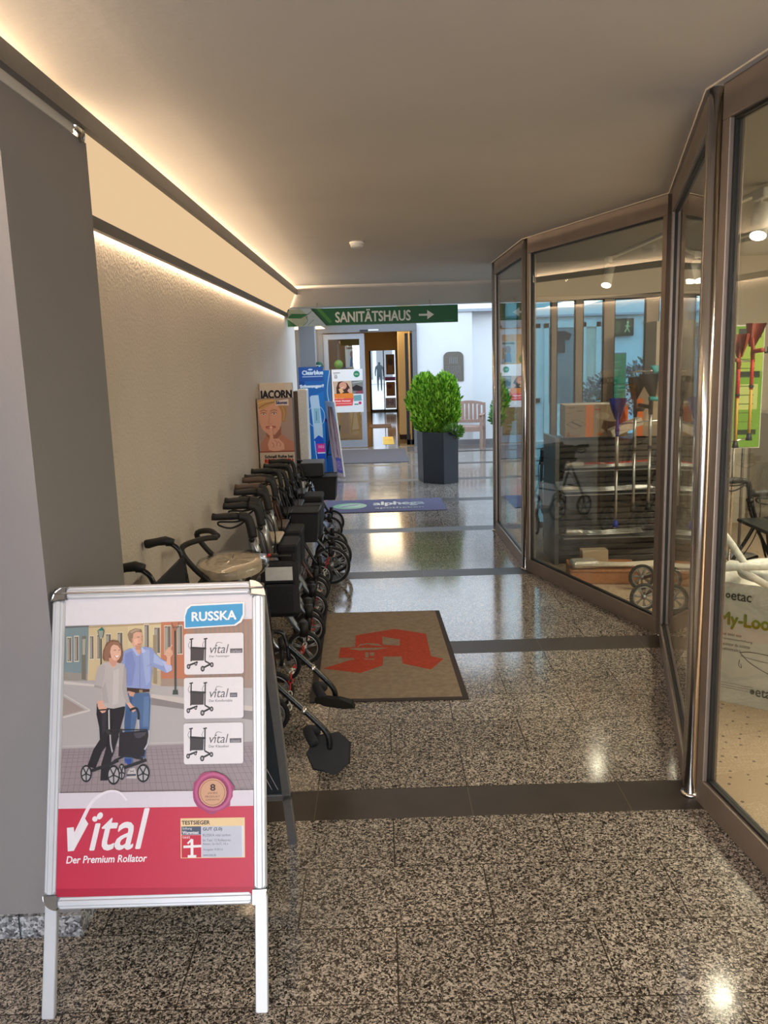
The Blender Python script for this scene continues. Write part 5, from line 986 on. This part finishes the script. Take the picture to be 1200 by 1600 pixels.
t = thing('crutch_stand', 'clear and chrome stand the crutches hang from', 'stand', (1.93, 6.2, .008)); MB().cyl((.17, .0, 0), (.17, .0, 1.56), .012, 'steel', 12).tube([(-.1, 0, 1.545), (.2, 0, 1.56)], .007, 'steel', 8).tube([(-.155, .115, 1.16), (.17, 0, 1.19)], .006, 'steel', 8).cyl((.17, 0, 0), (.17, 0, .012), .11, 'steel', 24).build('pole', t); MB().box((-.12, -.01, 1.28), (.2, -.004, 1.53), 'clear').build('clear_panel', t)
crutch('yellow and red forearm crutch seen in the nearest pane, left of the pair', (2.535, 6.0, 1.0), .80, 'dred', 'yellow', radians(60), 'gasket', 'red', 'colourful crutches')
crutch('yellow and red forearm crutch with a purple tip, right of the pair', (2.63, 6.0, 1.05), .82, 'dred', 'yellow', radians(100), 'navy', 'red', 'colourful crutches')
t = thing('crutch_stand', 'thin chrome stand behind the yellow and red crutches', 'stand', (2.57, 6.1, .008)); MB().cyl((0, 0, 0), (0, 0, 1.62), .010, 'steel', 12).tube([(-.12, 0, 1.60), (.12, 0, 1.60)], .006, 'steel', 8).tube([(-.1, -.06, 1.02), (.1, -.06, 1.06)], .006, 'steel', 8).cyl((0, 0, 0), (0, 0, .012), .14, 'steel', 24).build('pole', t)
a = Art((0, 0, 0), (1, 0, 0), (0, 0, 1)); a.rect(0, 0, .22, .95, (120, 170, 60)); a.rect(0, .6, .22, .9, (170, 200, 90)); a.rect(.02, .55, .2, .6, (40, 60, 50)); a.rect(.02, .86, .2, .93, (60, 66, 80)); a.rect(.03, .3, .19, .5, (196, 210, 130)); a.rect(.03, .1, .19, .14, (40, 60, 40))
for i in range(8): a.rect(.03, .2 + i * .07, .16, .208 + i * .07, (90, 120, 60))
t = thing('poster_stand', 'green yellow product poster behind the colourful crutches', 'sign', (2.80, 6.7, .92)); a.build('printed_face', t); MB().box((-.01, .01, -.01), (.23, .02, .96), 'whitep').cyl((.11, .03, -.91), (.11, .03, .9), .012, 'aludark', 10).cyl((.11, .03, -.91), (.11, .03, -.895), .15, 'aludark', 20).build('stand', t)
# walkers inside
gi = 'walkers inside the shop'
walker('walker', 'walker with round spoked wheels at the foot of the angled pane inside the shop', (1.95, 5.62, .01), radians(200), w=.46, seat=.52, hh=.34 + .5, r=.095, frame='brtube', grip='black', bag=.1, rim='silver', group=gi) if 0 else None
t = thing('folded_walker', 'folded walker lying low inside the angled pane, showing two round wheels', 'walker', (1.90, 5.60, .008), 0, gi)
wheel_part(t, -.06, .25, .095, rim='aludark', spokes=7); wheel_part(t, -.20, -.25, .095, rim='aludark', spokes=7); wheel_part(t, .36, .22, .095, rim='aludark', spokes=7)
MB().tube([(-.06, .20, .10), (.15, .18, .17), (.5, .10, .22)], .012, 'brtube', 8).tube([(-.20, -.22, .10), (.0, -.14, .16), (.45, .04, .20)], .012, 'brtube', 8).rbox((.05, -.02, .18), (.42, .2, .21), 'silvwrap', .008).build('frame', t)
walker('walker', 'dark walker behind the commode carton at the right edge', (2.38, 5.05, .008), radians(0), w=.5, seat=.60, hh=.86, r=.10, frame='tube', basket=.2, group=gi)
walker('walker', 'narrow black and silver walker standing in for a reflected one, between the rack and the rear shop window', (1.60, 7.62, .008), radians(90), w=.30, seat=.55, hh=.85, r=.10, frame='graytube', group=gi)  # solid walker put where the pane mirrors the parked row
# commode carton in foil bag, and the raised toilet seat on it
t = thing('foil_bagged_carton', 'large carton in a printed white foil bag standing inside the nearest pane', 'box', (1.535, 3.93, .008), atan2(-.5, .65))
R = random.Random(11); W_, D_, H_ = .80, .45, .60; nx, nz = 18, 12; vs = []; fs = []
def face(fn, nx, nz, am=.010):
    b0 = len(vs)
    for j in range(nz + 1):
        for i in range(nx + 1):
            p, nrm = fn(i / nx, j / nz); e_ = 0 if i in (0, nx) or j in (0, nz) else 1; vs.append(tuple(Vector(p) + Vector(nrm) * (R.uniform(0, am) * e_)))
    for j in range(nz):
        for i in range(nx): q = b0 + j * (nx + 1) + i; fs.append((q, q + 1, q + nx + 2, q + nx + 1))
face(lambda u, v: ((u * W_, 0, v * H_), (0, -1, 0)), 18, 12, .006); face(lambda u, v: ((u * W_, v * D_, H_), (0, 0, 1)), 18, 8, .02); face(lambda u, v: ((0, (1 - u) * D_, v * H_), (-1, 0, 0)), 8, 12); face(lambda u, v: ((W_, u * D_, v * H_), (1, 0, 0)), 8, 12); face(lambda u, v: (((1 - u) * W_, D_, v * H_), (0, 1, 0)), 8, 8)
MB().add(vs, fs, 'bag', True).build('foil_bag', t)
a = Art((0, -.008, 0), (1, 0, 0), (0, 0, 1)); a.text('etac', .085, .555, .175, .518, (84, 82, 74), bold=.0012); a.ell(.070, .537, .011, .013, (84, 82, 74)); a.ell(.070, .537, .005, .006, (205, 196, 176)); a.text('My-Loo', .035, .455, .26, .375, (138, 148, 30), bold=.003)
for i, s_ in enumerate(('Stabiel bidet seat', 'Toilettensitzerhöhung', 'Rehausseur de toilette', 'Toalettsits')): a.text(s_, .03, .355 - i * .025, (.14, .19, .18, .14)[i], .34 - i * .025, (96, 92, 84))
f_ = lambda L: [(x * .62 + .0, y) for x, y in L]; a.curve(f_([(.22, .265), (.30, .275), (.45, .272), (.6, .26)]), .004, (110, 106, 98)); a.curve(f_([(.22, .265), (.30, .22), (.45, .18), (.6, .17)]), .004, (110, 106, 98)); a.curve(f_([(.225, .25), (.32, .24), (.5, .235)]), .003, (130, 126, 118)); a.curve(f_([(.22, .23), (.215, .2), (.235, .19), (.23, .21)]), .003, (110, 106, 98))
a.text('etac', .215, .10, .305, .062, (84, 82, 74), bold=.0012); a.ell(.20, .08, .011, .013, (84, 82, 74))
for i in range(3): a.rect(.03, .10 - i * .012, .20, .102 - i * .012, (130, 126, 118))
a.O.x += .05; a.v = [v + Vector((.05, 0, 0)) for v in a.v]; a.build('print', t)
t = thing('raised_toilet_seat', 'white raised toilet seat with flat armrest tubes on top of the foil-bagged carton', 'toilet seat', (1.46, 3.72, .645), radians(0))
b = MB(); b.tube([(-.05, .12, .20), (.08, .12, .215), (.13, .12, .20), (.25, .12, .03)], .017, 'whitep', 10, flat=.7, smooth_path=3); b.build('armrest', t)
b = MB(); b.tube([(-.05, -.12, .10), (.10, -.12, .105), (.45, -.12, .10)], .018, 'whitep', 10, flat=.7); b.tube([(.10, -.12, .10), (.16, -.11, .06), (.24, -.10, .01)], .016, 'whitep', 10, flat=.7); b.build('armrest', t)
MB().torus((.36, .05, .03), (0, 0, 1), .15, .03, 'whitep', 28, 8).build('seat_ring', t)
# shop rear fittings
t = thing('display_cabinet', 'pale display cabinet against the rear shop wall', 'cabinet', (3.55, 7.6, .008)); MB().rbox((0, 0, 0), (.95, .45, 1.1), 'lighttan', .006).build('body', t); MB().box((.02, -.012, .05), (.46, -.001, 1.05), 'cream').build('door', t); MB().box((.49, -.012, .05), (.93, -.001, 1.05), 'cream').build('door', t)
a = Art((3.46, 8.115, 1.62), (1, 0, 0), (0, 0, 1)); a.text('in guten Händen', .0, .12, .9, .0, (50, 44, 36), bold=.003); o = a.build('wall_lettering'); tag(o, 'dark lettering on the cream rear wall of the shop', 'lettering')
